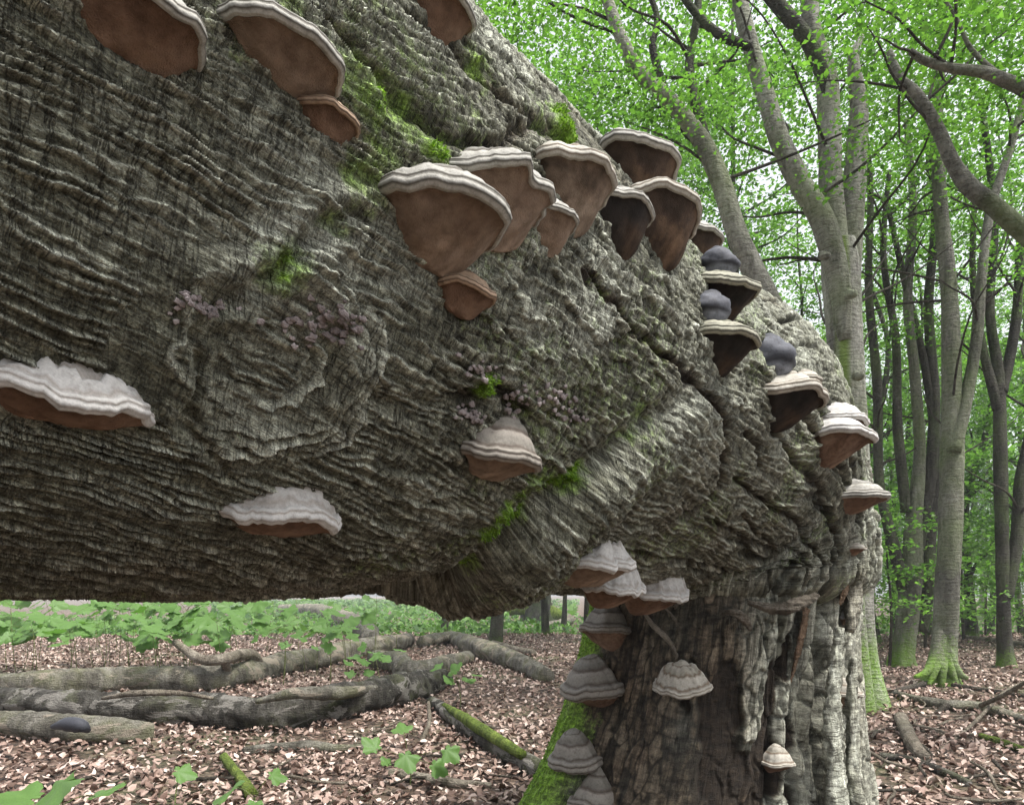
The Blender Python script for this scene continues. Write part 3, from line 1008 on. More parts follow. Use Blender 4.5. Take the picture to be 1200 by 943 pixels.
# moss tufts standing on the bark
mt = TRUNK.reshape(-1, 3)
mm_ = moss.reshape(-1)
sel = np.where((mm_ > .62) & FRONT.ravel())[0]
sel = rng.choice(sel, min(9000, len(sel)), replace=False) if len(sel) else sel
ss2 = np.where((s_moss.reshape(-1) > .75) & (STUMP[..., 1].reshape(-1) < c_top[1] + .2))[0]
ss2 = rng.choice(ss2, min(5000, len(ss2)), replace=False)
PP = np.vstack([mt[sel], STUMP.reshape(-1, 3)[ss2]])
NN = np.vstack([DIRS.reshape(-1, 3)[sel], SDIR.reshape(-1, 3)[ss2]])
szz = np.concatenate([.0035 + .0042 * np.clip(TT.reshape(-1)[sel], 0, 3), np.full(len(ss2), .011)])


def blades(P, Nn, size, seed=1, spread=.9):
    r = np.random.default_rng(seed)
    k = len(P)
    d = Nn + spread * r.normal(size=(k, 3)) * .6
    d /= np.linalg.norm(d, axis=1)[:, None]
    s = np.cross(d, r.normal(size=(k, 3)))
    s /= np.linalg.norm(s, axis=1)[:, None]
    L = size * (.6 + .9 * r.random(k))
    a = P - Nn * (size * .3)[:, None]
    Vv = np.stack([a - s * (L * .28)[:, None], a + s * (L * .28)[:, None], a + d * L[:, None] + s * (L * .1)[:, None]], 1).reshape(-1, 3)
    return Vv, np.arange(3 * k).reshape(-1, 3)


bv, bf = blades(PP, NN, szz)
mo = obj('moss', mesh_np('moss', bv - TO, bf, False), M['moss'], tree)
tag(mo, kind='stuff')

# ------------------------------------------------------------------ bracket fungi
CAPS = {
    'banded': cap_mat('cap_grey_banded', ((0.186, 0.180, 0.161), (0.267, 0.260, 0.236), (0.347, 0.335, 0.298), (0.062, 0.053, 0.040)), 1, .75),
    'white': cap_mat('cap_chalky_white', ((0.360, 0.346, 0.324), (0.432, 0.421, 0.403), (0.475, 0.461, 0.439), (0.259, 0.230, 0.202)), .8, .6),
    'cream': cap_mat('cap_cream_ridged', ((0.260, 0.242, 0.198), (0.341, 0.322, 0.279), (0.384, 0.360, 0.310), (0.136, 0.099, 0.068)), 1, .7),
    'brown': cap_mat('cap_brown', ((.17, .125, .085), (.24, .17, .115), (.30, .21, .14), (.07, .04, .026)), 1, .7),
    'grey': cap_mat('cap_dull_grey', ((0.136, 0.124, 0.105), (0.198, 0.183, 0.158), (0.248, 0.223, 0.192), (0.074, 0.056, 0.043)), 1, .7),
    'olive': cap_mat('cap_olive_grey', ((0.156, 0.156, 0.114), (0.240, 0.234, 0.180), (0.300, 0.294, 0.228), (0.042, 0.036, 0.030)), 1, .8),
    'slate': cap_mat('cap_slate_knob', ((.04, .042, .052), (.085, .09, .108), (.16, .168, .19), (.02, .02, .024)), 1, .9) if True else cap_mat('x', ((0.098, 0.105, 0.128), (0.150, 0.158, 0.184), (0.210, 0.217, 0.240), (0.053, 0.053, 0.060)), 1, .7),
}
PORES = {
    'tan': pore_mat('pores_tan_brown', (0.156, 0.105, 0.074), (0.234, 0.168, 0.121), (0.312, 0.238, 0.183)),
    'brown': pore_mat('pores_brown', (0.101, 0.057, 0.036), (0.182, 0.112, 0.076), (0.270, 0.182, 0.128)),
    'mottled': pore_mat('pores_mottled', (0.045, 0.032, 0.022), (0.180, 0.131, 0.095), (0.342, 0.270, 0.207)),
    'black': pore_mat('pores_black', (.012, .010, .009), (.028, .022, .018), (.07, .045, .03)),
    'darkbrown': pore_mat('pores_dark_brown', (0.024, 0.018, 0.013), (0.066, 0.044, 0.031), (0.165, 0.105, 0.066)),
}


def bracket(label, px, py, wpx, d=.75, top=.34, bot=.34, rim=.05, roll=0., pitch=0., cap='banded', pore='tan', seed=0, lobes=0., zones=3, knob=None, p=2.0, yaw=0., group=None, sink=.15, wav=.06, hang=1.0, wrink=0., lump=.0):
    P, Nn = on_bark(px, py)
    hh = np.array([Nn[0], Nn[1], 0])
    if np.linalg.norm(hh) < .2:
        hh = S2.copy()
    hh /= np.linalg.norm(hh)
    if abs(yaw) > 0:
        c_, s__ = math.cos(math.radians(yaw)), math.sin(math.radians(yaw))
        hh = np.array([hh[0] * c_ - hh[1] * s__, hh[0] * s__ + hh[1] * c_, 0])
    ex = np.array([hh[1], -hh[0], 0])          # sideways
    vd = np.array([P[0], P[1], 0])
    vd /= np.linalg.norm(vd)
    c1 = abs(vd[0] * ex[1] - vd[1] * ex[0])
    c2 = abs(vd[0] * hh[1] - vd[1] * hh[0])
    sg_ = 1 if vd[1] * hh[0] - vd[0] * hh[1] > 0 else -1
    ext = math.sqrt(c1 ** 2 + (d * c2) ** 2)
    fore = (ext + c1) / 2
    shift = sg_ * (ext - c1) / (ext + c1) * wpx * .5
    P, Nn = on_bark(px - shift, py)
    W = wpx / F * P[1] / fore * (1 + .28 * float(sstep(640, 720, px)) * float(sstep(620, 560, py)))
    a = W / 2
    root = thing('bracket_fungus', label, 'fungus', P - hh * a * sink, group)
    Mx = Matrix(((ex[0], hh[0], 0), (ex[1], hh[1], 0), (0, 0, 1))).to_4x4()
    rot = Mx @ Matrix.Rotation(math.radians(roll), 4, 'Y') @ Matrix.Rotation(math.radians(pitch), 4, 'X')
    root.rotation_euler = rot.to_euler()
    NP, NQ = 72, 30
    phi = np.linspace(0, 2 * np.pi, NP, endpoint=False)
    outw = np.sin(phi) > 0
    re = 1 + wav * pn(np.cos(phi) * 1.6 + seed * 3.1, np.sin(phi) * 1.6, seed) * 1.5 + wav * .5 * pn(np.cos(phi) * 5 + seed, np.sin(phi) * 5, seed + 1)
    if lobes:
        re = re - lobes * np.exp(-((phi - np.pi * (.5 + .12 * math.sin(seed * 2.3))) / .22) ** 2)
    ox = a * np.cos(phi) * re
    oy = np.where(outw, a * d * np.abs(np.sin(phi)) ** .85, -a * .45 * np.abs(np.sin(phi))) * re
    rt = W * rim * 1.15
    hz = W * top
    bz = W * bot
    q = np.linspace(0.02, 1, NQ)
    Q, PH = np.meshgrid(q, phi, indexing='ij')
    nz = pn(np.cos(PH) * Q * 2.2 + seed, np.sin(PH) * Q * 2.2, seed + 7)
    zt = hz * (1 - Q ** p)
    # growth steps: each season a rounded lip
    zq = Q * (zones + .35) + .10 * nz
    fr = zq - np.floor(zq)
    step = np.sin(np.pi * fr) ** .35
    zt = zt + W * .030 * (step - .7) * sstep(.12, .3, Q) + W * .02 * nz + W * .008 * pn(np.cos(PH) * Q * 9 + seed, np.sin(PH) * Q * 9, seed + 8)
    if lump:
        zt = zt + W * lump * pn(np.cos(PH) * Q * 3.6 + seed * 1.7, np.sin(PH) * Q * 3.6, seed + 10) * (1 - .5 * sstep(.8, 1, Q))
    if wrink:
        zt = zt + W * wrink * np.abs(pn(PH * 3.2, Q * 1.2 + seed, seed + 9)) * sstep(.25, .6, Q) * (1 - .6 * sstep(.9, 1, Q))
    bulge = 1 + .03 * (step - .5) * sstep(.3, .6, Q)
    X = ox[None] * Q * bulge
    Yc = oy[None] * Q * bulge
    Ztop = zt
    sag = -W * .05 * pn(phi * .9, 0 * phi + seed, seed + 11)      # the rim undulates
    Ztop = Ztop + (sag[None] * Q ** 3)
    aa = np.linspace(.12, np.pi, 18)[:, None]
    rows_ = np.linspace(0, 1, 18)[:, None]
    roll_ = .72 + .30 * np.abs(np.sin(np.pi * rows_ * 2.5 + .25 * pn(phi * 1.3, 0 * phi + seed, seed + 14)[None])) ** .6
    nrm = np.stack([np.cos(phi), np.sin(phi)], 0)
    rn = 1 + .06 * pn(phi * 4, 0 * phi + seed, seed + 12)
    Xr = ox[None] + rt * np.sin(aa) ** .7 * roll_ * nrm[0][None] * rn[None]
    Yr = oy[None] + rt * np.sin(aa) ** .7 * roll_ * nrm[1][None] * rn[None]
    Zr = Ztop[-1][None] - rt * (1 - np.cos(aa)) * rn[None]
    VX = np.vstack([X, Xr])
    VY = np.vstack([Yc, Yr])
    VZ = np.vstack([Ztop, Zr])
    n = VX.shape[0]
    Vc = np.stack([VX, VY, VZ], -1).reshape(-1, 3)
    rad = np.repeat(np.concatenate([q * .60, np.linspace(.61, 1, 18)]), NP)
    Fc = grid_faces(n, NP)
    k = len(Vc)
    Vc = np.vstack([Vc, [[0, 0, Vc[:NP, 2].mean() + W * .004]]])
    j = np.arange(NP)
    tri = np.stack([np.full(NP, k), j, (j + 1) % NP], -1)
    fa = np.vstack([Fc[:, [0, 1, 2]], Fc[:, [0, 2, 3]]])
    fa = np.vstack([fa[:, ::-1], tri])
    obj('cap', mesh_np('cap', Vc, fa, True, {'rad': np.append(rad, 0)}), CAPS[cap], root)
    # pore surface: from the rim down to the foot against the bark
    q2 = np.linspace(1, .03, 22)
    Q2, PH2 = np.meshgrid(q2, phi, indexing='ij')
    lip = sstep(1.0, .93, Q2)
    xu = ox[None] * Q2
    yo = oy[None] * Q2 - a * .10 * (1 - Q2)
    gx_ = np.clip(1 - np.abs(xu / (a * 1.02)) ** 3.2, 0, 1)
    gy_u = np.clip(1 - yo / (a * d), 0, 1.15)
    drop = .72 * (gx_ * gy_u) ** (1.0 * hang) * (1 - Q2 ** 5)
    zu = Zr[-1][None] * (Q2 ** 2) + Zr[-1].mean() * (1 - Q2 ** 2) - bz * drop + rt * .40 * lip * Q2 ** 8
    zu = zu + W * .012 * pn(np.cos(PH2) * Q2 * 4 + seed, np.sin(PH2) * Q2 * 4, seed + 13) * lip
    Vp = np.stack([xu * .995, yo * .995, zu], -1).reshape(-1, 3)
    Fp = grid_faces(22, NP)
    k = len(Vp)
    Vp = np.vstack([Vp, [[0, -a * .12, Vp[-NP:, 2].mean()]]])
    b0 = 21 * NP
    tri = np.stack([np.full(NP, k), b0 + (j + 1) % NP, b0 + j], -1)
    fa = np.vstack([np.vstack([Fp[:, [0, 1, 2]], Fp[:, [0, 2, 3]]])[:, ::-1], tri])
    obj('pore_surface', mesh_np('pore_surface', Vp, fa), PORES[pore], root)
    if knob:
        kx, ky, kz, kr, kmat = knob
        kr *= .82
        kx *= .9
        kz *= .80
        na, nb = 26, 36
        ta = np.linspace(.05, np.pi - .05, na)[:, None]
        pa = np.linspace(0, 2 * np.pi, nb, endpoint=False)[None]
        rr_ = kr * W * (1 + .14 * pn(np.cos(pa) * 1.2 * np.sin(ta) + seed, np.cos(ta) * 1.6 + np.sin(pa), seed + 20) + .05 * pn(np.cos(pa) * 5 * np.sin(ta), np.cos(ta) * 9, seed + 21))
        K = np.stack([rr_ * np.sin(ta) * np.cos(pa) * 1.12 + kx * W, rr_ * np.sin(ta) * np.sin(pa) * .95 + ky * W, rr_ * np.cos(ta) * .86 + kz * W], -1).reshape(-1, 3)
        rk = np.repeat(np.linspace(.1, .6, na), nb)
        obj('old_cap_knob', mesh_np('old_cap_knob', K, grid_faces(na, nb)[:, ::-1], True, {'rad': rk}), CAPS[kmat], root)
    return root


#BRACKETS
B = bracket
# high on the lying trunk
B('large brown-bellied bracket cut off by the picture top, far up the lying trunk', 160, 15, 150, d=.9, top=.30, bot=.30, seed=1, zones=4, pore='brown', roll=0)
B('pale-rimmed tan bracket beside bright moss, above the small brown one', 338, 60, 128, d=.9, top=.26, bot=.26, seed=2, zones=4)
B('small brown bracket tucked directly beneath the pale-rimmed tan one', 390, 135, 66, d=.8, top=.25, bot=.35, seed=3, cap='brown', pore='brown')
B('dark brown bracket on the trunk ridge above the mossy hollow', 523, 5, 80, d=.8, top=.3, bot=.40, seed=4, pore='brown')
# the row of eight
G = None
B('broad diamond-shaped tan bracket at the lower end of the big row', 522, 248, 150, d=.95, top=.26, bot=.34, seed=5, zones=4, rim=.05, yaw=-14, hang=.9, lump=.02)
B('wide wavy bracket with a hollow eaten into its underside, second in the big row', 586, 218, 126, d=.9, top=.30, bot=.44, seed=6, zones=4, rim=.045, lobes=.10, wav=.10, yaw=-20, hang=.85, pitch=4)
B('narrow bracket half hidden behind the wavy one in the big row', 650, 252, 62, d=.9, top=.30, bot=.6, seed=7, zones=3, yaw=-20, hang=.8)
B('two-lobed bracket with mottled underside in the middle of the big row', 668, 210, 100, d=.95, top=.34, bot=.52, seed=8, zones=4, pore='mottled', lobes=.08, cap='cream', yaw=-30, hang=.75, pitch=8)
B('topmost round bracket standing above the rest of the big row', 742, 195, 80, d=.95, top=.36, bot=.56, seed=9, zones=4, pore='darkbrown', yaw=-40, hang=.65, pitch=12)
B('black-bellied bracket below the topmost one of the big row', 726, 248, 62, d=.95, top=.36, bot=.72, seed=10, zones=4, pore='black', yaw=-40, hang=.65, pitch=12)
B('large dark-bellied bracket with a pale rim near the upper end of the big row', 769, 252, 78, d=1.0, top=.34, bot=.66, seed=11, zones=4, pore='darkbrown', cap='cream', yaw=-40, hang=.6, pitch=14)
B('last small round bracket at the upper end of the big row', 830, 262, 46, d=.9, top=.34, bot=.6, seed=12, zones=3, pore='darkbrown', yaw=-40, hang=.65, pitch=12)
B('small rusty brown bracket alone under the diamond-shaped one', 555, 338, 60, d=.7, top=.30, bot=.30, seed=13, cap='brown', pore='brown')
# knobbed ones on the upper right flank
B('black-bellied bracket carrying a wrinkled slate knob, nearest below the big row', 850, 338, 62, d=1.0, top=.22, bot=.40, seed=14, pore='black', cap='olive', knob=(0, .05, .42, .30, 'slate'), yaw=-35)
B('olive bracket with a slumped dark knob, between the two other knobbed brackets', 846, 396, 66, d=1.0, top=.24, bot=.42, seed=15, pore='black', cap='olive', knob=(.16, .10, .40, .32, 'slate'), lobes=.05, yaw=-35)
B('black-bellied bracket with the largest blue-grey ball on its back', 922, 462, 70, d=1.0, top=.26, bot=.36, seed=16, pore='black', cap='cream', knob=(.28, .10, .42, .40, 'slate'), lobes=.06, yaw=-35)
B('tiny pale bracket peeping out behind the blue-grey ball', 953, 446, 18, d=.9, top=.3, bot=.3, seed=17, cap='cream', pore='tan')
B('white-topped bracket on the elbow edge with a smaller one on its back', 996, 508, 42, d=1.0, top=.24, bot=.42, seed=18, cap='white', pore='brown')
B('small white cap growing on the back of another bracket at the elbow', 997, 492, 30, d=.9, top=.28, bot=.2, seed=19, cap='white', pore='brown')
B('grey banded bracket lowest on the elbow edge, beside a dark split', 1018, 577, 36, d=1.1, top=.28, bot=.3, seed=20, cap='banded', pore='brown')
B('tiny bracket on the rear edge of the elbow under the grey banded one', 1010, 640, 16, d=1.1, top=.3, bot=.4, seed=21, cap='cream', pore='brown')
# alone on the flank
B('long low whitish bracket alone on the rippled bark', 87, 462, 166, d=.55, top=.24, bot=.13, rim=.05, seed=22, cap='white', pore='brown', zones=4, wav=.08, wrink=.12, p=2.6, hang=.8, pitch=-9, lump=.075)
B('lumpy bluish-white bracket under the round branch scar', 338, 600, 122, d=.6, top=.42, bot=.15, rim=.055, seed=23, cap='white', pore='brown', wrink=.16, zones=3, p=2.4, pitch=-10, lump=.075)
B('grey hump-backed bracket with tan rim beside green moss', 596, 530, 78, d=.75, top=.40, bot=.25, rim=.06, seed=24, cap='grey', pore='tan', zones=4, pitch=-14)
# under the belly and on the stump
B('white double-lobed bracket tucked against the fused limb', 704, 656, 88, d=.75, top=.28, bot=.28, seed=25, cap='white', pore='tan', lobes=.3, wrink=.10, pitch=-8, yaw=-20, lump=.075)
B('white wrinkled bracket hanging below the double-lobed one', 722, 686, 66, d=.9, top=.42, bot=.42, seed=26, cap='white', pore='brown', wrink=.10, pitch=-14, yaw=-25, lump=.075)
B('white wrinkled bracket above the dangling strip of wood', 772, 692, 68, d=.9, top=.46, bot=.40, seed=27, cap='white', pore='brown', wrink=.12, pitch=-14, yaw=-20, lump=.075)
B('shaded grey bracket highest on the mossy side of the stump', 697, 733, 46, d=.8, top=.36, bot=.5, seed=28, cap='grey', pore='brown')
B('grey folded bracket halfway down the mossy side of the stump', 677, 797, 52, d=.8, top=.36, bot=.30, seed=29, cap='grey', pore='brown', zones=4, rim=.07, pitch=-10)
B('ribbed cream bracket at the end of the dangling strip of wood', 797, 798, 64, d=.85, top=.46, bot=.24, seed=30, cap='cream', pore='brown', wrink=.14, p=1.5, pitch=-14, lump=.03)
B('notched grey bracket low on the mossy side of the stump', 662, 882, 46, d=.8, top=.40, bot=.22, seed=31, cap='grey', pore='brown', lobes=.12, rim=.08, pitch=-14)
B('pointed bell-shaped bracket lowest on the stump', 690, 938, 52, d=.9, top=.66, bot=.3, seed=32, cap='grey', pore='brown', p=1.1, zones=4, rim=.08)
B('single tan-edged bracket on the cracked plates of the stump', 911, 888, 34, d=1.2, top=.56, bot=.40, seed=33, cap='cream', pore='brown')
B('pale bracket sticking out behind the right edge of the stump', 1001, 808, 24, d=1.3, top=.5, bot=.6, seed=34, cap='cream', pore='tan')
B('tiny pale bracket at the torn top edge of the stump', 1001, 722, 14, d=1.1, top=.5, bot=.4, seed=35, cap='white', pore='tan')


# small crust fungi in dense clusters
def crust(label, spots, n, size_px, seed, cols):
    r = np.random.default_rng(seed)
    mb = MB()
    o0 = on_bark(*spots[0][:2])[0]
    for _ in range(n):
        sx, sy, sr = spots[r.integers(len(spots))]
        px, py = sx + r.normal() * sr, sy + r.normal() * sr * .55
        P, Nn = on_bark(px, py)
        s = size_px * 1.25 * (.5 + .8 * r.random()) / F * P[1]
        e1 = np.cross(Nn, UP)
        e1 /= np.linalg.norm(e1) + 1e-9
        e2 = np.cross(e1, Nn)
        k = 11
        an = np.linspace(0, 2 * np.pi, k, endpoint=False)
        rr_ = s * (.5 + .75 * r.random(k))
        ring = P + Nn * s * .22 + (np.cos(an) * rr_)[:, None] * (e1 * .95 + Nn * .1) + (np.sin(an) * rr_ * .6)[:, None] * e2
        inner_ = P + Nn * s * .34 + (np.cos(an) * rr_ * .55)[:, None] * e1 + (np.sin(an) * rr_ * .4)[:, None] * e2
        low = P - Nn * s * .3 + (np.cos(an) * rr_ * .6)[:, None] * e1 + (np.sin(an) * rr_ * .3)[:, None] * e2 - e2 * s * .2
        Vv = np.vstack([low, ring, inner_, (P + Nn * s * .30)[None]])
        Fq = grid_faces(3, k)
        j = np.arange(k)
        Ft = np.stack([np.full(k, 3 * k), 2 * k + j, 2 * k + (j + 1) % k], -1)
        mb.add(Vv, Fq[:, ::-1] if False else Fq, Ft)
    o = obj('crust_fungi', mb.mesh('crust_fungi', True, o0), cols, None, o0)
    return tag(o, label, 'crust fungus', 'clusters of small crust fungi', 'stuff')


M['crust'] = pore_mat('crust_fungus', (.16, .138, .138), (.33, .29, .29), (.55, .50, .50))
crust('cluster of tiny lilac crust caps across the top of the round scar', [(350, 380, 20), (390, 390, 18), (400, 375, 14)], 70, 5, 1, M['crust'])
crust('small cluster of pale crust caps left of the round scar', [(215, 355, 14), (240, 358, 10), (255, 362, 10)], 30, 5, 2, M['crust'])
crust('knot of grey crust caps above the hump-backed bracket', [(550, 482, 9), (556, 490, 8)], 36, 4, 3, M['crust'])
crust('frilly mauve crust caps beside the small moss patch', [(565, 436, 12), (610, 470, 14)], 50, 4, 4, M['crust'])
crust('scattered grey crust caps on the plates right of the moss', [(660, 468, 14), (672, 488, 10)], 46, 4, 5, M['crust'])

# ------------------------------------------------------------------ leaf litter
def leaf_sheet(P, size, up, seed, fold=.25, six=True, ratio=.58):
    r = np.random.default_rng(seed)
    k = len(P)
    nrm = np.zeros((k, 3))
    nrm[:, 2] = 1
    nrm += r.normal(size=(k, 3)) * up
    nrm /= np.linalg.norm(nrm, axis=1)[:, None]
    d = np.cross(nrm, r.normal(size=(k, 3)))
    d /= np.linalg.norm(d, axis=1)[:, None] + 1e-9
    s = np.cross(nrm, d)
    L = (size * (.65 + .7 * r.random(k)))[:, None]
    W = L * ratio * .5 * (.8 + .4 * r.random(k))[:, None]
    cu = (r.normal(size=k) * fold)[:, None] * L
    cv = (r.normal(size=k) * fold * .7)[:, None] * L
    b = P - d * L * .5
    t = P + d * L * .5 + nrm * cv
    if six:
        l1 = P - d * L * .18 + s * W + nrm * cu
        l2 = P + d * L * .20 + s * W * .85 + nrm * (cu + cv * .5)
        r1 = P - d * L * .18 - s * W + nrm * cu
        r2 = P + d * L * .20 - s * W * .85 + nrm * (cu + cv * .5)
        Vv = np.stack([b, l1, l2, t, r2, r1], 1).reshape(-1, 3)
        base = np.arange(k)[:, None] * 6
        Fq = np.vstack([base + np.array([[0, 3, 2, 1]]), base + np.array([[0, 5, 4, 3]])])
    else:
        l1 = P + s * W + nrm * cu
        r1 = P - s * W + nrm * cu
        Vv = np.stack([b, l1, t, r1], 1).reshape(-1, 3)
        Fq = np.arange(4 * k).reshape(-1, 4)
    return Vv, Fq


NL = 90000
ly = 2.4 + rng.random(NL) ** 1.35 * 26
lx = (rng.random(NL) - .5) * (1.85 * ly + 1.5)
lz = gz(lx, ly) + .012 + rng.random(NL) * .035
lv, lf = leaf_sheet(np.stack([lx, ly, lz], -1), .040 + .0016 * ly, .40, 11)
litter = obj('leaf_litter', mesh_np('leaf_litter', lv, lf, False), M['litter'])
tag(litter, 'layer of fallen dry beech leaves covering the ground', 'leaves', kind='stuff')


# ------------------------------------------------------------------ logs and sticks on the ground
def log(name, label, cat, rows, mat, seg=26, rough=.17, freq=5, seed=0, group=None, n=None, lift=0., stubs=(), stubmat=None):
    """rows: photograph pixels of the centre line with half width in px; the log lies on the floor there"""
    pts = []
    for row in rows:
        px, py, hw = row[:3]
        lf_ = row[3] if len(row) > 3 else 0.
        g = ground_at(px, py + hw * .9 + lf_ * 100)
        rad = hw / F * g[1]
        pts.append([g[0], g[1], float(gz(g[0], g[1])) + rad * .85 + lf_, rad])
    pts = np.array(pts)
    o0 = pts[len(pts) // 2, :3].copy()
    o0[2] -= pts[len(pts) // 2, 3]
    Lr = np.linalg.norm(pts[-1, :3] - pts[0, :3])
    n = n or int(np.clip(Lr / .03, 16, 150))
    Vv, Fq, Ft = tube(pts, seg, n, rough, freq, seed)
    mb = MB().add(Vv, Fq, Ft)
    if stubs:
        root = thing(name, label, cat, o0, group)
        obj('log_body', mb.mesh('log_body', True, o0), mat, root)
        for (sn, srows, smat) in stubs:
            q = []
            for (px, py, Y, hw) in srows:
                Yd = Y if Y > 1 else float(np.interp(px, pts[:, 0] / pts[:, 1] * F + 600, pts[:, 1]) + Y)
                p = at(px, py, Yd)
                q.append([*p, hw / F * Yd])
            Vv, Fq, Ft = tube(q, 10, 24, .15, 12, seed + 5)
            obj(sn, MB().add(Vv, Fq, Ft).mesh(sn, True, o0), smat, root)
        return root
    o = obj(name, mb.mesh(name, True, o0), mat, None, o0)
    return tag(o, label, cat, group)


log('fallen_log', 'long grey log with a forked antler-like branch lying on it', 'log',
    [(-60, 806, 15), (60, 801, 16), (160, 796, 16), (260, 793, 16), (340, 776, 14), (410, 762, 12), (478, 750, 9)], M['log_bark'], seed=1,
    stubs=(('side_branch', [(205, 752, -.1, 4), (235, 772, -.25, 6), (262, 772, -.3, 7), (290, 766, -.3, 7), (303, 776, -.35, 6), (309, 800, -.4, 4)], M['log_pale']),
           ('side_branch', [(262, 774, -.3, 5), (270, 790, -.2, 5)], M['log_pale'])))
log('fallen_log', 'dark rotting log with flaking bark running to a blunt end', 'log',
    [(-40, 822, 16), (60, 824, 18), (150, 830, 19), (240, 832, 20), (310, 836, 20), (360, 828, 22), (430, 815, 21), (490, 802, 17), (520, 795, 11)], M['log_dark'], rough=.22, freq=9, seed=2,
    stubs=(('bark_flake', [(300, 822, -.3, 3), (345, 812, -.35, 7), (395, 812, -.35, 8), (440, 806, -.3, 4)], M['log_bark']),
           ('bark_flake', [(120, 818, -.3, 2), (160, 812, -.35, 4), (210, 812, -.35, 3), (250, 818, -.3, 2)], M['log_pale'])))
log('fallen_log', 'short thick log with a blue-black shelf fungus on it', 'log',
    [(-60, 843, 14), (30, 848, 16), (90, 853, 17), (140, 856, 16), (178, 858, 11)], M['log_bark'], rough=.16, seed=3,
    stubs=(('shelf_fungus', [(62, 851, -.35, 3), (80, 848, -.4, 8), (95, 850, -.4, 8), (104, 856, -.35, 3)], CAPS['slate']),))
log('fallen_log', 'curved log at the edge of the green seedlings', 'log', [(330, 714, 6), (370, 715, 8), (400, 724, 10), (425, 735, 11), (436, 748, 9)], M['log_bark'], seed=4)
log('fallen_log', 'hooked log end beside the long grey log', 'log', [(440, 772, 11), (468, 776, 13), (480, 786, 13), (520, 778, 10), (548, 770, 8)], M['log_bark'], seed=5)
log('fallen_log', 'brown branch-log slanting down towards the stump', 'log', [(495, 752, 8), (530, 748, 9), (560, 758, 11), (600, 772, 11), (640, 792, 10)], M['log_bark'], seed=6,
    stubs=(('branch_stub', [(530, 746, -.1, 4), (500, 754, -.2, 3)], M['log_pale']),))
log('mossy_log', 'dark log topped with bright green moss beside the stump', 'log', [(505, 822, 7), (540, 845, 11), (575, 868, 12), (612, 890, 12), (640, 905, 12)], M['log_dark'], rough=.15, seed=7,
    stubs=(('moss_strip', [(520, 826, -.10, 3), (545, 842, -.13, 7), (580, 864, -.14, 7), (612, 884, -.14, 6)], M['moss_log']),))
log('fallen_branch', 'thin branch lying behind the brown branch-log', 'branch', [(575, 745, 4), (610, 735, 5), (650, 732, 5), (670, 726, 4)], M['log_bark'], 10, seed=8)
log('fallen_branch', 'short stick crossing near the thin branch', 'branch', [(575, 752, 4), (600, 760, 5), (625, 765, 4)], M['log_pale'], 10, seed=9)
log('fallen_branch', 'knobbly stick half buried in leaves before the short thick log', 'branch', [(285, 880, 5), (320, 876, 6), (360, 874, 7), (395, 877, 6), (425, 875, 4)], M['log_bark'], 12, .2, seed=10)
log('fallen_branch', 'greenish stick lying below the leafy seedling', 'branch', [(455, 905, 5), (490, 910, 6), (530, 917, 6), (575, 920, 4)], M['log_pale'], 12, .15, seed=11)
log('fallen_branch', 'mossy stick poking up among the leaves near the picture bottom', 'branch', [(262, 890, 5, .05), (275, 905, 6, .03), (295, 930, 8)], M['moss_log'], 12, .2, seed=12)
log('fallen_branch', 'upright pale stick leaning by the mossy log', 'branch', [(493, 870, 3), (503, 850, 2.5, .1), (502, 830, 2, .2)], M['stick'], 8, seed=13)
log('fallen_branch', 'dark twig across the leaves before the short thick log', 'branch', [(0, 935, 2), (60, 920, 2.5), (130, 905, 2)], M['twig'], 8, seed=14)
log('fallen_branch', 'pale log piece lying end-on to the right of the stump', 'branch', [(1055, 840, 7), (1065, 862, 8), (1080, 885, 9)], M['log_pale'], 14, seed=15)
log('fallen_branch', 'long forked dead bough across the right ground', 'branch', [(1025, 806, 4), (1070, 818, 5), (1110, 826, 6), (1150, 828, 6), (1205, 845, 5)], M['log_bark'], 12, .2, seed=16,
    stubs=(('side_branch', [(1150, 826, -.1, 3), (1180, 812, -.2, 2.5), (1215, 790, -.2, 2)], M['stick']), ('side_branch', [(1110, 826, -.1, 4), (1095, 838, -.3, 3), (1088, 850, -.4, 2)], M['twig'])))
log('fallen_branch', 'dark thin branch behind the mossy tree foot on the right', 'branch', [(1030, 815, 3), (1090, 800, 3), (1140, 806, 3), (1200, 815, 3)], M['twig'], 8, seed=17)
log('fallen_branch', 'crooked dark branch below the forked bough', 'branch', [(1030, 885, 4), (1070, 890, 4), (1100, 902, 5), (1135, 918, 5)], M['log_dark'], 10, .2, seed=18)
log('fallen_branch', 'long thin pale stick low on the right ground', 'branch', [(985, 908, 2), (1030, 918, 2.5), (1075, 930, 2.5), (1110, 945, 2)], M['stick'], 8, seed=19)
log('fallen_branch', 'thin bare twig rising from the forked bough', 'branch', [(1100, 880, 1.5), (1140, 850, 2, .05), (1175, 815, 2, .12), (1200, 800, 1.5, .2)], M['stick'], 8, seed=20)
log('fallen_branch', 'short pale stick standing in leaves right of the forked bough', 'branch', [(1168, 870, 2), (1180, 895, 2.5)], M['stick'], 8, seed=21)
log('fallen_branch', 'mossy stick at the far right among leaves', 'branch', [(1150, 862, 4), (1175, 870, 5), (1205, 880, 4)], M['moss_log'], 10, seed=22)
log('fallen_branch', 'far pale log lying at the edge of the clearing', 'branch', [(1090, 742, 3), (1140, 748, 3.5), (1205, 755, 3.5)], M['log_pale'], 10, seed=23)
r_ = np.random.default_rng(5)
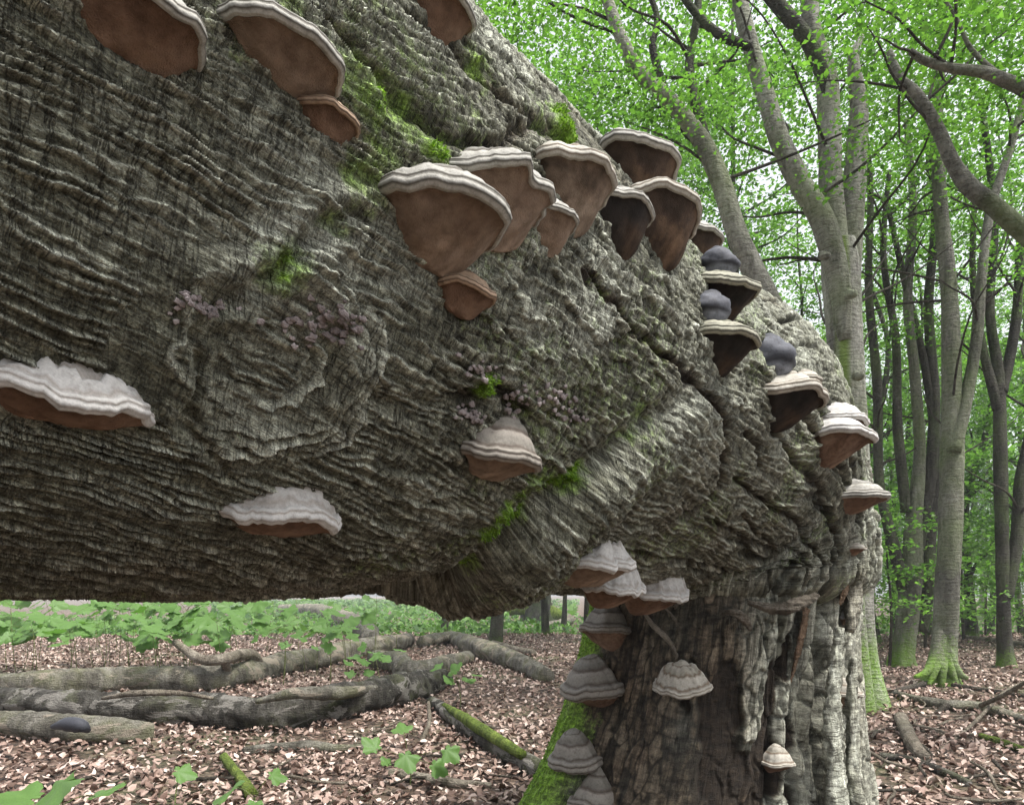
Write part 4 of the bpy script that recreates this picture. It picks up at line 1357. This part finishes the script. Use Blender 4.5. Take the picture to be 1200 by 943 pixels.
for i in range(46):
    px, py = (r_.uniform(1000, 1230), r_.uniform(775, 950)) if i < 26 else (r_.uniform(250, 660), r_.uniform(715, 945))
    g = ground_at(px, py)
    an = r_.uniform(0, np.pi)
    Ls = r_.uniform(.25, .8)
    q = []
    for t_ in (-1, -.3, .3, 1):
        x, y = g[0] + math.cos(an) * t_ * Ls * .5 + r_.normal() * .03, g[1] + math.sin(an) * t_ * Ls * .5
        q.append([x, y, float(gz(x, y)) + .03 + r_.uniform(0, .04), r_.uniform(.006, .013)])
    Vv, Fq, Ft = tube(q, 6, 12, .2, 12, i)
    o = obj('twig', MB().add(Vv, Fq, Ft).mesh('twig', True, q[1][:3]), M['stick'] if i % 3 else M['twig'], None, q[1][:3])
    tag(o, 'thin pale dry twig lying loose on the brown leaves' if i % 3 else 'thin dark twig lying loose on the brown leaves', 'twig', 'dry twigs strewn on the leaves')

# ------------------------------------------------------------------ sycamore seedlings
def maple_leaf_mesh(seed):
    r = random.Random(seed)
    tips = [(-145, .55), (-75, .85), (0, 1.0), (75, .85), (145, .55)]
    pts = []
    for k, (a_, l) in enumerate(tips):
        a_ = a_ + r.uniform(-5, 5)
        for da, f in ((-26, .74), (-14, .88), (-9, .86), (0, 1.0), (9, .86), (14, .88), (26, .74)):
            pts.append((a_ + da, l * f * r.uniform(.95, 1.05)))
        if k < 4:
            pts.append((a_ + 37, .66 * (l + tips[k + 1][1]) / 2))
    Vv = [(0, 0, 0)]
    for a_, l in pts:
        x, y = l * math.sin(math.radians(a_)), l * math.cos(math.radians(a_))
        rr_ = math.hypot(x, y)
        Vv.append((x * .5, y * .5 + .12, -.16 * rr_ ** 2 * .5 + .05 * math.cos(math.radians(a_) * 5) * rr_))
    Ft = [(0, i + 1, i) for i in range(1, len(pts))]
    me = mesh_np('leaf', np.array(Vv), np.array(Ft), False)
    me.materials.append(M['maple_leaf'])
    return me


MLEAF = [maple_leaf_mesh(i) for i in range(4)]
rp_ = random.Random(3)


def seedling(label, px, py, Y, leaves, group=None):
    """leaves: list of (px, py, size m); the plant stands on the floor under its leaves at depth Y"""
    x0 = (px - 600) / F * Y
    z0 = float(gz(x0, Y))
    root = thing('sycamore_seedling', label, 'seedling', (x0, Y, z0), group)
    tops = []
    for (lx_, ly_, s) in leaves:
        p = at(lx_, ly_, Y + rp_.uniform(-.12, .12) * s * 6)
        p[2] = max(p[2], z0 + .05)
        tops.append((p, s))
    cen = np.mean([t[0] for t in tops], 0)
    mb = MB()
    mb.add(*tube([[x0, Y, z0 - .02, .005], [(x0 + cen[0]) / 2 + .01, Y, (z0 + cen[2]) / 2 - .02, .004], [cen[0], cen[1], max(z0 + .03, cen[2] - .05), .003]], 6, 8))
    hub = np.array([cen[0], cen[1], max(z0 + .03, cen[2] - .05)])
    for (p, s) in tops:
        mb.add(*tube([[*hub, .0022], [*((hub + p) / 2 + np.array([0, 0, .015])), .002], [*p, .0015]], 5, 6))
    obj('stem', mb.mesh('stem', True, (x0, Y, z0)), M['stem'], root)
    for (p, s) in tops:
        o = obj('leaf', MLEAF[rp_.randrange(4)], None, root, Vector(p) - root.location)
        dirv = p - hub
        o.rotation_euler = (Matrix.Rotation(rp_.uniform(-.15, .95), 3, 'X') @ Matrix.Rotation(rp_.uniform(-.6, .6), 3, 'Y') @ Matrix.Rotation(math.atan2(dirv[1], dirv[0]) - math.pi / 2 + rp_.uniform(-.5, .5), 3, 'Z')).to_euler()
        o.scale = (s * 1.15, s * 1.15, s * 1.15)
    return root


seedling('large-leaved seedling at the picture bottom before the dark twig', 65, 940, 2.7, [(72, 916, .30), (112, 932, .18), (36, 936, .22)])
seedling('seedling with one single round-lobed leaf near the short thick log', 207, 915, 3.3, [(208, 903, .15)])
seedling('seedling at the picture bottom beside the mossy stick', 283, 945, 2.9, [(276, 922, .22), (318, 908, .11), (300, 940, .15)])
seedling('bright seedling with six leaves between stump and rotting log', 480, 905, 4.0, [(441, 877, .17), (473, 857, .15), (475, 884, .18), (523, 878, .16), (508, 896, .16), (455, 895, .1)])
seedling('small seedling growing beside the blunt end of the rotting log', 540, 800, 7.0, [(517, 778, .2), (535, 786, .22), (545, 797, .2), (530, 800, .2), (552, 790, .18)])
seedling('small seedling in front of the hooked log end', 420, 785, 8.0, [(412, 779, .2), (425, 772, .22), (430, 785, .2), (415, 790, .18)])
r_ = np.random.default_rng(9)
kk = 0
for i in range(58):
    if i < 26:
        px, py = r_.uniform(-10, 190), r_.uniform(697, 745)
    elif i < 46:
        px, py = r_.uniform(150, 420), r_.uniform(697, 742)
    else:
        px, py = r_.uniform(330, 480), r_.uniform(700, 770)
    gy_ = py + r_.uniform(60, 90) - .35 * (py - 697)
    g = ground_at(px, gy_)
    nl = int(r_.integers(4, 8))
    s0 = .24 + .10 * r_.random() if i < 46 else .17
    lv_ = [(px + r_.normal() * 17, py + r_.normal() * 8, s0 * r_.uniform(.8, 1.3)) for _ in range(nl)]
    seedling('leafy sycamore seedling in the green patch seen under the lying trunk', px, gy_, g[1], lv_, 'seedlings in the green patch beyond the logs')

# low green undergrowth far back
NU = 26000
uy = 19 + rng.random(NU) * 27
uy[20000:] = 46 + rng.random(6000) * 130
ux_ = (rng.random(NU) - .5) * 2.0 * uy
ux_[20000:] = (-.45 + .55 * rng.random(6000)) * uy[20000:]
keep = (fbm(ux_ * .35, uy * .25, 3, 301) + .45 * (ux_ < uy * .05) > .06)
ux_, uy = ux_[keep], uy[keep]
uz = gz(ux_, uy) + .02 + rng.random(len(uy)) ** 1.5 * .38
uv_, uf_ = leaf_sheet(np.stack([ux_, uy, uz], -1), .15 + .002 * uy + .35 * (uy > 46), .6, 12, .2, False, .8)
und = obj('undergrowth', mesh_np('undergrowth', uv_, uf_, False), M['maple_leaf'])
tag(und, 'low green undergrowth carpeting the floor between the far trees', 'undergrowth', kind='stuff')

# ------------------------------------------------------------------ standing trees behind
def spray_pts(centers, radii, n, seed, flat=.35):
    """points for leaves: flat sprays scattered through ellipsoidal clumps"""
    r = np.random.default_rng(seed)
    out = []
    per = 26
    tot = max(1, n // per)
    vol = np.array([a_ * b_ * c_ for a_, b_, c_ in radii]) ** .7
    idx = r.choice(len(centers), tot, p=vol / vol.sum())
    for k in idx:
        d = r.normal(size=3)
        d /= np.linalg.norm(d)
        c = np.array(centers[k]) + d * r.random() ** .45 * np.array(radii[k])
        sp = .16 + .24 * r.random()
        q = r.normal(size=(per, 3)) * np.array([sp, sp, sp * flat * .5])
        q[:, 2] -= .25 * np.linalg.norm(q[:, :2], axis=1) ** 2 / sp * .6
        out.append(c + q)
    return np.vstack(out)


def crown(parent, o0, centers, radii, n, size, mat, seed):
    P = spray_pts(centers, radii, n, seed)
    Vv, Fq = leaf_sheet(P - np.asarray(o0), size, .45, seed + 1, .15, False, .62)
    return obj('crown', mesh_np('crown', Vv, Fq, False), mat, parent)


TR = .86


def limb(parent, o0, rows, mat, name='limb', seg=12, n=None, rough=.06, seed=0, freq=4, grooves=0.):
    q = []
    for (px, py, Y, hw) in rows:
        p = at(px, py, Y)
        q.append([*p, hw * TR / F * Y])
    Vv, Fq, Ft = tube(q, seg, n or max(16, 8 * len(rows)), rough, freq, seed, grooves=grooves)
    return obj(name, MB().add(Vv, Fq, Ft).mesh(name, True, o0), mat, parent)


def rnd_twigs(parent, o0, starts, mat, seed, lo=.8, hi=2.2, r0=.018):
    """thin bare branches; every one a mesh of its own"""
    r = np.random.default_rng(seed)
    for (p, d) in starts:
        p = np.array(p, float)
        d = np.array(d, float)
        q = [[*p, r0]]
        L = r.uniform(lo, hi)
        for k in range(4):
            d = d + r.normal(size=3) * .22 + np.array([0, 0, .08])
            d /= np.linalg.norm(d)
            p = p + d * L / 4
            q.append([*p, r0 * (1 - (k + 1) / 4.6)])
        Vv, Fq, Ft = tube(q, 6, 14, .1, 5, int(r.integers(99)))
        obj('twig', MB().add(Vv, Fq, Ft).mesh('twig', True, o0), mat, parent)


def side_starts(rows, k, seed):
    r = np.random.default_rng(seed)
    out = []
    for _ in range(k):
        i = r.integers(len(rows) - 1)
        f = r.random()
        a_ = at(*rows[i][:3]) * (1 - f) + at(*rows[i + 1][:3]) * f
        an = r.uniform(0, 2 * np.pi)
        out.append((a_, (math.cos(an), math.sin(an) * .7, r.uniform(.1, .9))))
    return out


def foot(px, py):
    g = ground_at(px, py)
    return g


def depth_rows(rows, Y, jit=0.):
    return [(px, py, Y + dy, hw) for (px, py, hw, dy) in [(r[0], r[1], r[2], (r[3] if len(r) > 3 else 0.)) for r in rows]]


# the pale double-stemmed beech
g = ground_at(1010, 826)
Y1 = g[1]
t1 = thing('beech_tree', 'pale grey beech with a green streak and several stems, mossy foot behind the elbow', 'tree', g)
R1 = depth_rows([(1012, 850, 42.3), (1008, 812, 33.1), (1004, 770, 26.7), (1001, 700, 24.8), (998, 600, 23.9), (994, 500, 23.9), (990, 400, 23.0), (985, 320, 23.9), (982, 285, 22.1)], Y1)
limb(t1, g, R1, M['streak_bark'], 'trunk', 22, 90, .05, 1, 3, .10)
a1 = depth_rows([(990, 400, 10), (983, 330, 15), (965, 262, 15.6), (938, 215, 13.8), (914, 165, 12.9), (897, 112, 12.0), (882, 62, 11.0), (868, 5, 10.1), (858, -80, 8.3)], Y1 - .1)
a2 = depth_rows([(982, 320, 17.5), (974, 230, 15.6), (972, 150, 14.7), (968, 90, 13.8), (952, 40, 12.0), (948, -10, 11.0), (945, -90, 8.3)], Y1 + .05)
a3 = depth_rows([(994, 330, 15.6), (1000, 240, 14.7), (1004, 170, 13.8), (1006, 120, 11.0), (1000, 70, 7.4), (1010, 42, 2.8)], Y1 + .1)
a4 = depth_rows([(972, 140, 9), (966, 90, 11), (945, 45, 10), (915, 10, 9), (885, -25, 8)], Y1 + .03)
a5 = depth_rows([(880, 55, 6), (845, 42, 6), (815, 15, 5), (790, -20, 5)], Y1 - .3)
for k, a_ in enumerate((a1, a2, a3, a4, a5)):
    limb(t1, g, a_, M['pale_bark'] if k < 3 else M['dark_bark'], 'limb', 16, 50, .06, k + 2)
for k, (kx, ky, kr) in enumerate(((1008, 440, 7), (1006, 515, 8), (1000, 345, 6), (968, 300, 6))):
    limb(t1, g, [(kx - 6, ky, Y1 - .22, kr), (kx, ky, Y1 - .27, kr * .9), (kx + 4, ky - 2, Y1 - .30, kr * .6)], M['pale_bark'], 'knot', 10, 10, .2, k)
ts = side_starts(a1, 7, 1) + side_starts(a2, 7, 2) + side_starts(R1[5:], 6, 3)
rnd_twigs(t1, g, ts, M['twig'], 4)
cc, cr_ = [], []
r_ = np.random.default_rng(21)
for _ in range(26):
    cc.append(at(r_.uniform(820, 1130), r_.uniform(-120, 190), Y1 + r_.uniform(-1.2, 2.2)))
    cr_.append((r_.uniform(.5, 1.0), r_.uniform(.5, 1.0), r_.uniform(.15, .35)))
crown(t1, g, cc, cr_, 19000, .047, M['beech_leaf'], 31)

# the leaning pale stem behind the row of brackets
g = ground_at(1000, 830)
t2 = thing('beech_tree', 'slender pale beech leaning left behind the row of brackets', 'tree', g)
Y2 = g[1] - .2
R2 = depth_rows([(1010, 850, 20), (1000, 760, 18), (985, 560, 17), (955, 455, 16), (905, 360, 15), (866, 280, 14), (845, 215, 13), (822, 165, 12), (785, 118, 10), (748, 82, 9), (722, 30, 8), (700, -40, 7)], Y2)
limb(t2, g, R2, M['pale_bark'], 'trunk', 16, 90, .06, 11)
b1 = depth_rows([(838, 195, 9), (822, 150, 8), (812, 105, 7), (808, 70, 6), (818, 10, 5), (815, -40, 4)], Y2 + .1)
b2 = depth_rows([(816, 158, 6), (790, 128, 5), (765, 60, 5), (770, 20, 4), (750, -30, 3)], Y2 + .2)
for k, a_ in enumerate((b1, b2)):
    limb(t2, g, a_, M['dark_bark'], 'limb', 12, 40, .08, k + 12)
rnd_twigs(t2, g, side_starts(R2[6:], 8, 5) + side_starts(b1, 7, 6), M['twig'], 7)
cc, cr_ = [], []
for _ in range(24):
    cc.append(at(r_.uniform(560, 840), r_.uniform(-100, 170), Y2 + r_.uniform(-.6, 2.5)))
    cr_.append((r_.uniform(.4, .8), r_.uniform(.4, .9), r_.uniform(.15, .3)))
crown(t2, g, cc, cr_, 17000, .046, M['beech_leaf'], 33)

# grey beech with spreading mossy roots
g = ground_at(1106, 800)
Y3 = g[1]
t3 = thing('beech_tree', 'straight grey beech with mossy spreading roots, forked high up, on the open slope', 'tree', g)
R3 = depth_rows([(1104, 815, 33.1), (1104, 792, 21.6), (1106, 770, 16.6), (1110, 700, 15.1), (1114, 600, 14.4), (1116, 520, 14.4), (1115, 430, 11.5), (1112, 340, 10.1), (1104, 260, 8.6), (1098, 150, 7.2), (1104, 40, 5.8), (1100, -80, 4.3)], Y3)
limb(t3, g, R3, M['grey_bark'], 'trunk', 20, 90, .06, 21, 3, .16)
c1 = depth_rows([(1118, 530, 8.6), (1132, 470, 7.9), (1144, 400, 7.2), (1150, 330, 6.5), (1160, 250, 5.8), (1185, 170, 5.0), (1205, 100, 4.3)], Y3 - .1)
limb(t3, g, c1, M['grey_bark'], 'limb', 12, 50, .08, 22)
for k, (rx_, ry_) in enumerate(((1072, 790), (1134, 792), (1088, 800), (1122, 803), (1104, 806))):
    limb(t3, g, [(1105 + (rx_ - 1105) * .08, 735, Y3 - .02, 8), (1105 + (rx_ - 1105) * .28, 768, Y3 - .10, 7.5), (1105 + (rx_ - 1105) * .6, 787, Y3 - .18, 5.5), (rx_, ry_ + 3, Y3 - .22, 2.5)], M['grey_bark'], 'root', 12, 24, .18, k)
rnd_twigs(t3, g, side_starts(R3[5:], 12, 8) + side_starts(c1, 8, 9), M['twig'], 10, .8, 2.5)
cc, cr_ = [], []
for _ in range(24):
    cc.append(at(r_.uniform(1000, 1260), r_.uniform(-80, 330), Y3 + r_.uniform(-.5, 2.5)))
    cr_.append((r_.uniform(.5, 1.0), r_.uniform(.5, 1.0), r_.uniform(.15, .35)))
crown(t3, g, cc, cr_, 13000, .056, M['beech_leaf'], 35)

# twisted multi-stemmed tree
g = ground_at(1060, 780)
Y4 = g[1]
t4 = thing('beech_tree', 'twisted split-trunked beech with many dark stems, left of the mossy-rooted one', 'tree', g)
R4 = depth_rows([(1058, 790, 21.6), (1058, 768, 15.8), (1064, 720, 13.0), (1068, 680, 13.7), (1070, 640, 12.2), (1072, 600, 10.1), (1078, 530, 7.2), (1072, 440, 6.5), (1064, 350, 5.8), (1070, 240, 5.0), (1062, 140, 3.6)], Y4)
limb(t4, g, R4, M['grey_bark'], 'trunk', 18, 80, .12, 31, 4, .15)
st = [depth_rows(x, Y4) for x in (
    [(1060, 690, 9), (1042, 620, 7), (1030, 560, 6), (1028, 450, 6), (1018, 340, 5), (1020, 220, 4), (1010, 120, 3)],
    [(1072, 650, 10), (1090, 560, 8), (1095, 470, 7), (1088, 360, 6), (1096, 250, 5), (1085, 150, 4)],
    [(1078, 740, 10), (1086, 690, 9), (1090, 620, 8), (1098, 540, 6), (1084, 430, 5), (1060, 330, 4), (1040, 240, 3)],
    [(1062, 600, 7), (1052, 500, 6), (1050, 400, 5), (1035, 300, 4), (1042, 200, 3)])]
for k, a_ in enumerate(st):
    limb(t4, g, a_, M['dark_bark'], 'limb', 10, 46, .08, k + 32)
rnd_twigs(t4, g, sum([side_starts(a_[2:], 6, 11 + k) for k, a_ in enumerate(st)], []), M['twig'], 12, .8, 2.4, .02)
cc, cr_ = [], []
for _ in range(22):
    cc.append(at(r_.uniform(940, 1170), r_.uniform(60, 420), Y4 + r_.uniform(-.3, 3)))
    cr_.append((r_.uniform(.5, 1.0), r_.uniform(.5, 1.0), r_.uniform(.15, .3)))
crown(t4, g, cc, cr_, 8000, .062, M['beech_leaf'], 37)

# right edge tree
g = ground_at(1178, 782)
Y5 = g[1]
t5 = thing('beech_tree', 'dark beech with a low fork at the edge of the bright clearing', 'tree', g)
R5 = depth_rows([(1180, 795, 16.1), (1178, 768, 9.9), (1176, 720, 8.1), (1174, 620, 8.1), (1172, 520, 8.1), (1170, 440, 6.8), (1160, 360, 5.6), (1165, 250, 5.0), (1150, 120, 3.7)], Y5)
limb(t5, g, R5, M['dark_bark'], 'trunk', 16, 80, .08, 41, 3, .12)
st = [depth_rows(x, Y5) for x in ([(1178, 700, 9), (1192, 630, 8), (1196, 560, 7), (1212, 480, 6), (1210, 380, 5)], [(1170, 480, 7), (1150, 400, 5), (1140, 320, 4), (1142, 220, 3)], [(1174, 460, 7), (1190, 380, 6), (1196, 280, 5)])]
for k, a_ in enumerate(st):
    limb(t5, g, a_, M['dark_bark'], 'limb', 10, 40, .08, k + 42)
rnd_twigs(t5, g, sum([side_starts(a_[1:], 6, 14 + k) for k, a_ in enumerate(st)], []), M['twig'], 15, .8, 2.4, .02)
cc, cr_ = [], []
for _ in range(22):
    cc.append(at(r_.uniform(1080, 1320), r_.uniform(150, 560), Y5 + r_.uniform(-.5, 3)))
    cr_.append((r_.uniform(.5, 1.1), r_.uniform(.5, 1.1), r_.uniform(.15, .35)))
crown(t5, g, cc, cr_, 8000, .07, M['beech_leaf'], 39)

# tree beyond the right edge whose big limbs reach into the picture
g = ground_at(1420, 905)
Y6 = g[1]
t6 = thing('beech_tree', 'beech beyond the right side whose two thick limbs arch in over the slope', 'tree', g)
limb(t6, g, depth_rows([(1420, 930, 50), (1420, 880, 38), (1415, 600, 32), (1400, 330, 28), (1390, 0, 22), (1385, -300, 16)], Y6), M['grey_bark'], 'trunk', 18, 60, .05, 51, 3, .1)
l1 = depth_rows([(1404, 380, 18), (1300, 345, 16), (1240, 302, 14), (1200, 272, 12), (1165, 242, 11), (1135, 218, 11), (1116, 190, 9), (1098, 150, 8), (1075, 112, 7), (1055, 92, 6), (1042, 60, 4)], Y6 + .3)
l2 = depth_rows([(1398, 220, 14), (1280, 150, 12), (1215, 112, 9), (1180, 95, 8), (1150, 84, 7), (1115, 80, 6), (1085, 72, 5), (1066, 60, 4)], Y6)
l3 = depth_rows([(1180, 95, 3), (1140, 60, 3), (1120, 20, 2), (1100, -10, 2)], Y6)
for k, a_ in enumerate((l1, l2, l3)):
    limb(t6, g, a_, M['grey_bark'], 'limb', 14, 60, .07, k + 52)
rnd_twigs(t6, g, side_starts(l1[3:], 6, 17) + side_starts(l2[3:], 6, 18), M['twig'], 19, .4, 1.2, .012)
cc, cr_ = [], []
for _ in range(22):
    cc.append(at(r_.uniform(1040, 1330), r_.uniform(-160, 110), Y6 + r_.uniform(-.3, 1.5)))
    cr_.append((r_.uniform(.3, .7), r_.uniform(.3, .7), r_.uniform(.1, .25)))
crown(t6, g, cc, cr_, 10000, .043, M['beech_leaf'], 41)

# small mossy stump seen under the limb
g = ground_at(632, 730)
sm = thing('old_stump', 'small dark stump with a mossy foot seen under the fused limb', 'stump', g)
limb(sm, g, depth_rows([(632, 735, 30), (630, 715, 22), (628, 690, 19), (626, 660, 17), (628, 600, 16)], g[1]), M['dark_bark'], 'trunk', 16, 30, .12, 61, 4, .2)
limb(sm, g, depth_rows([(596, 716, 6), (615, 712, 10), (640, 717, 11), (660, 722, 7)], g[1] - .3), M['moss_log'], 'moss_cushion', 12, 20, .2, 62)


# slender trees further back: three kinds built once, then copied
def slender(seed, H, label):
    r = np.random.default_rng(seed)
    root = thing('slender_beech', label, 'tree', (0, 0, 0), 'slender beeches in the wood behind')
    q, x, y = [], 0., 0.
    for k in range(8):
        q.append([x, y, H * k / 7 - .15 * (k == 0), .10 * (1 - k / 8.5) + (.06 if k == 0 else 0)])
        x += r.normal() * .22
        y += r.normal() * .22
    Vv, Fq, Ft = tube(q, 10, 36, .08, 3, seed)
    obj('trunk', MB().add(Vv, Fq, Ft).mesh('trunk'), M['dark_bark'], root)
    cc, cr_ = [], []
    q = np.array(q)
    for k in range(13):
        h0 = H * r.uniform(.12, .9)
        b = np.array([np.interp(h0, q[:, 2], q[:, i]) for i in range(3)])
        an = r.uniform(0, 2 * np.pi)
        L = r.uniform(1.6, 3.4) * (1.15 - .6 * h0 / H)
        d = np.array([math.cos(an), math.sin(an), r.uniform(.5, 1.6)])
        rows = [[*b, .05 * (1.2 - h0 / H)]]
        p = b
        for s in range(4):
            d = d / np.linalg.norm(d) + r.normal(size=3) * .18
            p = p + d * L / 4
            rows.append([*p, .045 * (1.2 - h0 / H) * (1 - (s + 1) / 5)])
            if s > 0:
                cc.append(p + r.normal(size=3) * .3)
                cr_.append((r.uniform(.5, 1.1), r.uniform(.5, 1.1), r.uniform(.15, .4)))
        Vv, Fq, Ft = tube(rows, 6, 16, .1, 4, k)
        obj('limb', MB().add(Vv, Fq, Ft).mesh('limb'), M['dark_bark'], root)
    for _ in range(14):
        cc.append(np.array([r.normal() * 1.4, r.normal() * 1.4, H * r.uniform(.45, 1.02)]))
        cr_.append((1.0, 1.0, .4))
    crown(root, (0, 0, 0), cc, cr_, 8500, .10, M['beech_leaf_far'], seed + 3)
    return root


def copy_tree(o, parent=None):
    c = o.copy()
    COL.objects.link(c)
    c.parent = parent
    for ch in list(o.children):
        copy_tree(ch, c)
    return c


SL = 'slender dark-stemmed beech crowded in the wood behind the large trunks'
protos = [slender(71, 13.0, SL), slender(72, 15.5, SL), slender(73, 11.5, SL)]
spots = [(690, 13), (745, 16), (800, 20), (640, 19), (860, 14.5), (905, 22), (935, 17), (580, 15), (1028, 15.5), (1048, 22), (1090, 19), (1140, 17), (1160, 25), (1200, 20), (1230, 15), (1000, 27), (880, 30), (760, 28), (660, 30),
         (1120, 30), (1290, 24), (1250, 32), (520, 24), (960, 34), (820, 36), (1070, 36), (1180, 37), (700, 38)]
used = set()
for i, (px, Y) in enumerate(spots):
    k = i % 3
    o = protos[k] if k not in used else copy_tree(protos[k])
    used.add(k)
    x = (px - 600) / F * Y
    o.location = (x, Y, float(gz(x, Y)) - .05)
    o.rotation_euler = (0, 0, i * 2.4)
    s = .85 + .3 * ((i * 37) % 10) / 10
    o.scale = (s, s, s)


# far conifers behind the clearing
def conifer(seed, H):
    r = np.random.default_rng(seed)
    root = thing('conifer_tree', 'tall thin conifer in the pale wood beyond the clearing', 'tree', (0, 0, 0), 'conifers beyond the clearing')
    Vv, Fq, Ft = tube([[0, 0, -.2, .17], [0, 0, H * .3, .14], [.1, 0, H * .7, .09], [.1, .1, H, .02]], 8, 14, .04, 2, seed)
    obj('trunk', MB().add(Vv, Fq, Ft).mesh('trunk'), M['conifer_bark'], root)
    pts = []
    for k in range(260):
        h0 = H * (.22 + .78 * r.random() ** .8)
        L = (1.05 - h0 / H) * 2.6 + .25
        an = r.uniform(0, 2 * np.pi)
        t_ = r.random((20, 1)) ** .7
        p = np.array([math.cos(an), math.sin(an), 0]) * t_ * L
        p[:, 2] = h0 - t_[:, 0] ** 2 * L * .35
        pts.append(p + r.normal(size=p.shape) * np.array([.14, .14, .10]))
    Vv, Fq = leaf_sheet(np.vstack(pts), .26, .6, seed, .2, False, .35)
    obj('crown', mesh_np('crown', Vv, Fq, False), M['spruce_leaf'], root)
    return root


cps = [conifer(81, 17), conifer(82, 20)]
used = set()
r_ = np.random.default_rng(17)
for i in range(18):
    px = 1008 + i * 12.5 + r_.normal() * 5
    Y = r_.uniform(46, 85)
    k = i % 2
    o = cps[k] if k not in used else copy_tree(cps[k])
    used.add(k)
    x = (px - 600) / F * Y
    o.location = (x, Y, float(gz(x, Y)))
    o.rotation_euler = (0, 0, i * 1.7)

# young beeches with low leaves in the middle distance
SP = 'young beech with low spreading leafy twigs in the understorey'


def sapling(seed):
    r = np.random.default_rng(seed)
    root = thing('beech_sapling', SP, 'sapling', (0, 0, 0), 'young beeches in the understorey')
    Vv, Fq, Ft = tube([[0, 0, -.1, .03], [.05, .02, 1.0, .022], [0, .1, 2.2, .014], [.05, .1, 3.2, .005]], 6, 14, .1, 3, seed)
    obj('trunk', MB().add(Vv, Fq, Ft).mesh('trunk'), M['twig'], root)
    cc = [np.array([r.normal() * .7, r.normal() * .7, r.uniform(.6, 3.3)]) for _ in range(22)]
    crown(root, (0, 0, 0), cc, [(.6, .6, .10)] * 22, 2600, .085, M['beech_leaf_far'], seed)
    return root


sps = [sapling(91), sapling(92)]
used = set()
for i, (px, Y) in enumerate([(1042, 10.5), (1085, 14), (1130, 16), (1155, 19), (1200, 16), (1230, 14), (1022, 13), (1062, 19), (1110, 24), (1180, 25), (905, 16), (960, 18), (870, 20), (1240, 22)]):
    k = i % 2
    o = sps[k] if k not in used else copy_tree(sps[k])
    used.add(k)
    x = (px - 600) / F * Y
    o.location = (x, Y, float(gz(x, Y)) - .03)
    o.rotation_euler = (0, 0, i * 1.3)
    s = .9 + .5 * ((i * 29) % 10) / 10
    o.scale = (s, s, s)

# ------------------------------------------------------------------ hazy air of the wood
hv = np.array([[x, y, z] for x in (-320, 320) for y in (-14, 495) for z in (-4, 32)], float)
hf = np.array([[0, 1, 3, 2], [4, 6, 7, 5], [0, 4, 5, 1], [2, 3, 7, 6], [0, 2, 6, 4], [1, 5, 7, 3]])
hm = bpy.data.materials.new('hazy_air')
hm.use_nodes = True
hn = hm.node_tree
for n in list(hn.nodes):
    hn.nodes.remove(n)
ho = hn.nodes.new('ShaderNodeOutputMaterial')
hp = hn.nodes.new('ShaderNodeVolumePrincipled')
hp.inputs['Color'].default_value = (.92, .96, 1, 1)
hp.inputs['Density'].default_value = .0014
hn.links.new(hp.outputs[0], ho.inputs['Volume'])
haze = obj('haze', mesh_np('haze', hv, hf, False), hm)
tag(haze, 'thin pale air between the far trees', 'haze', kind='stuff')
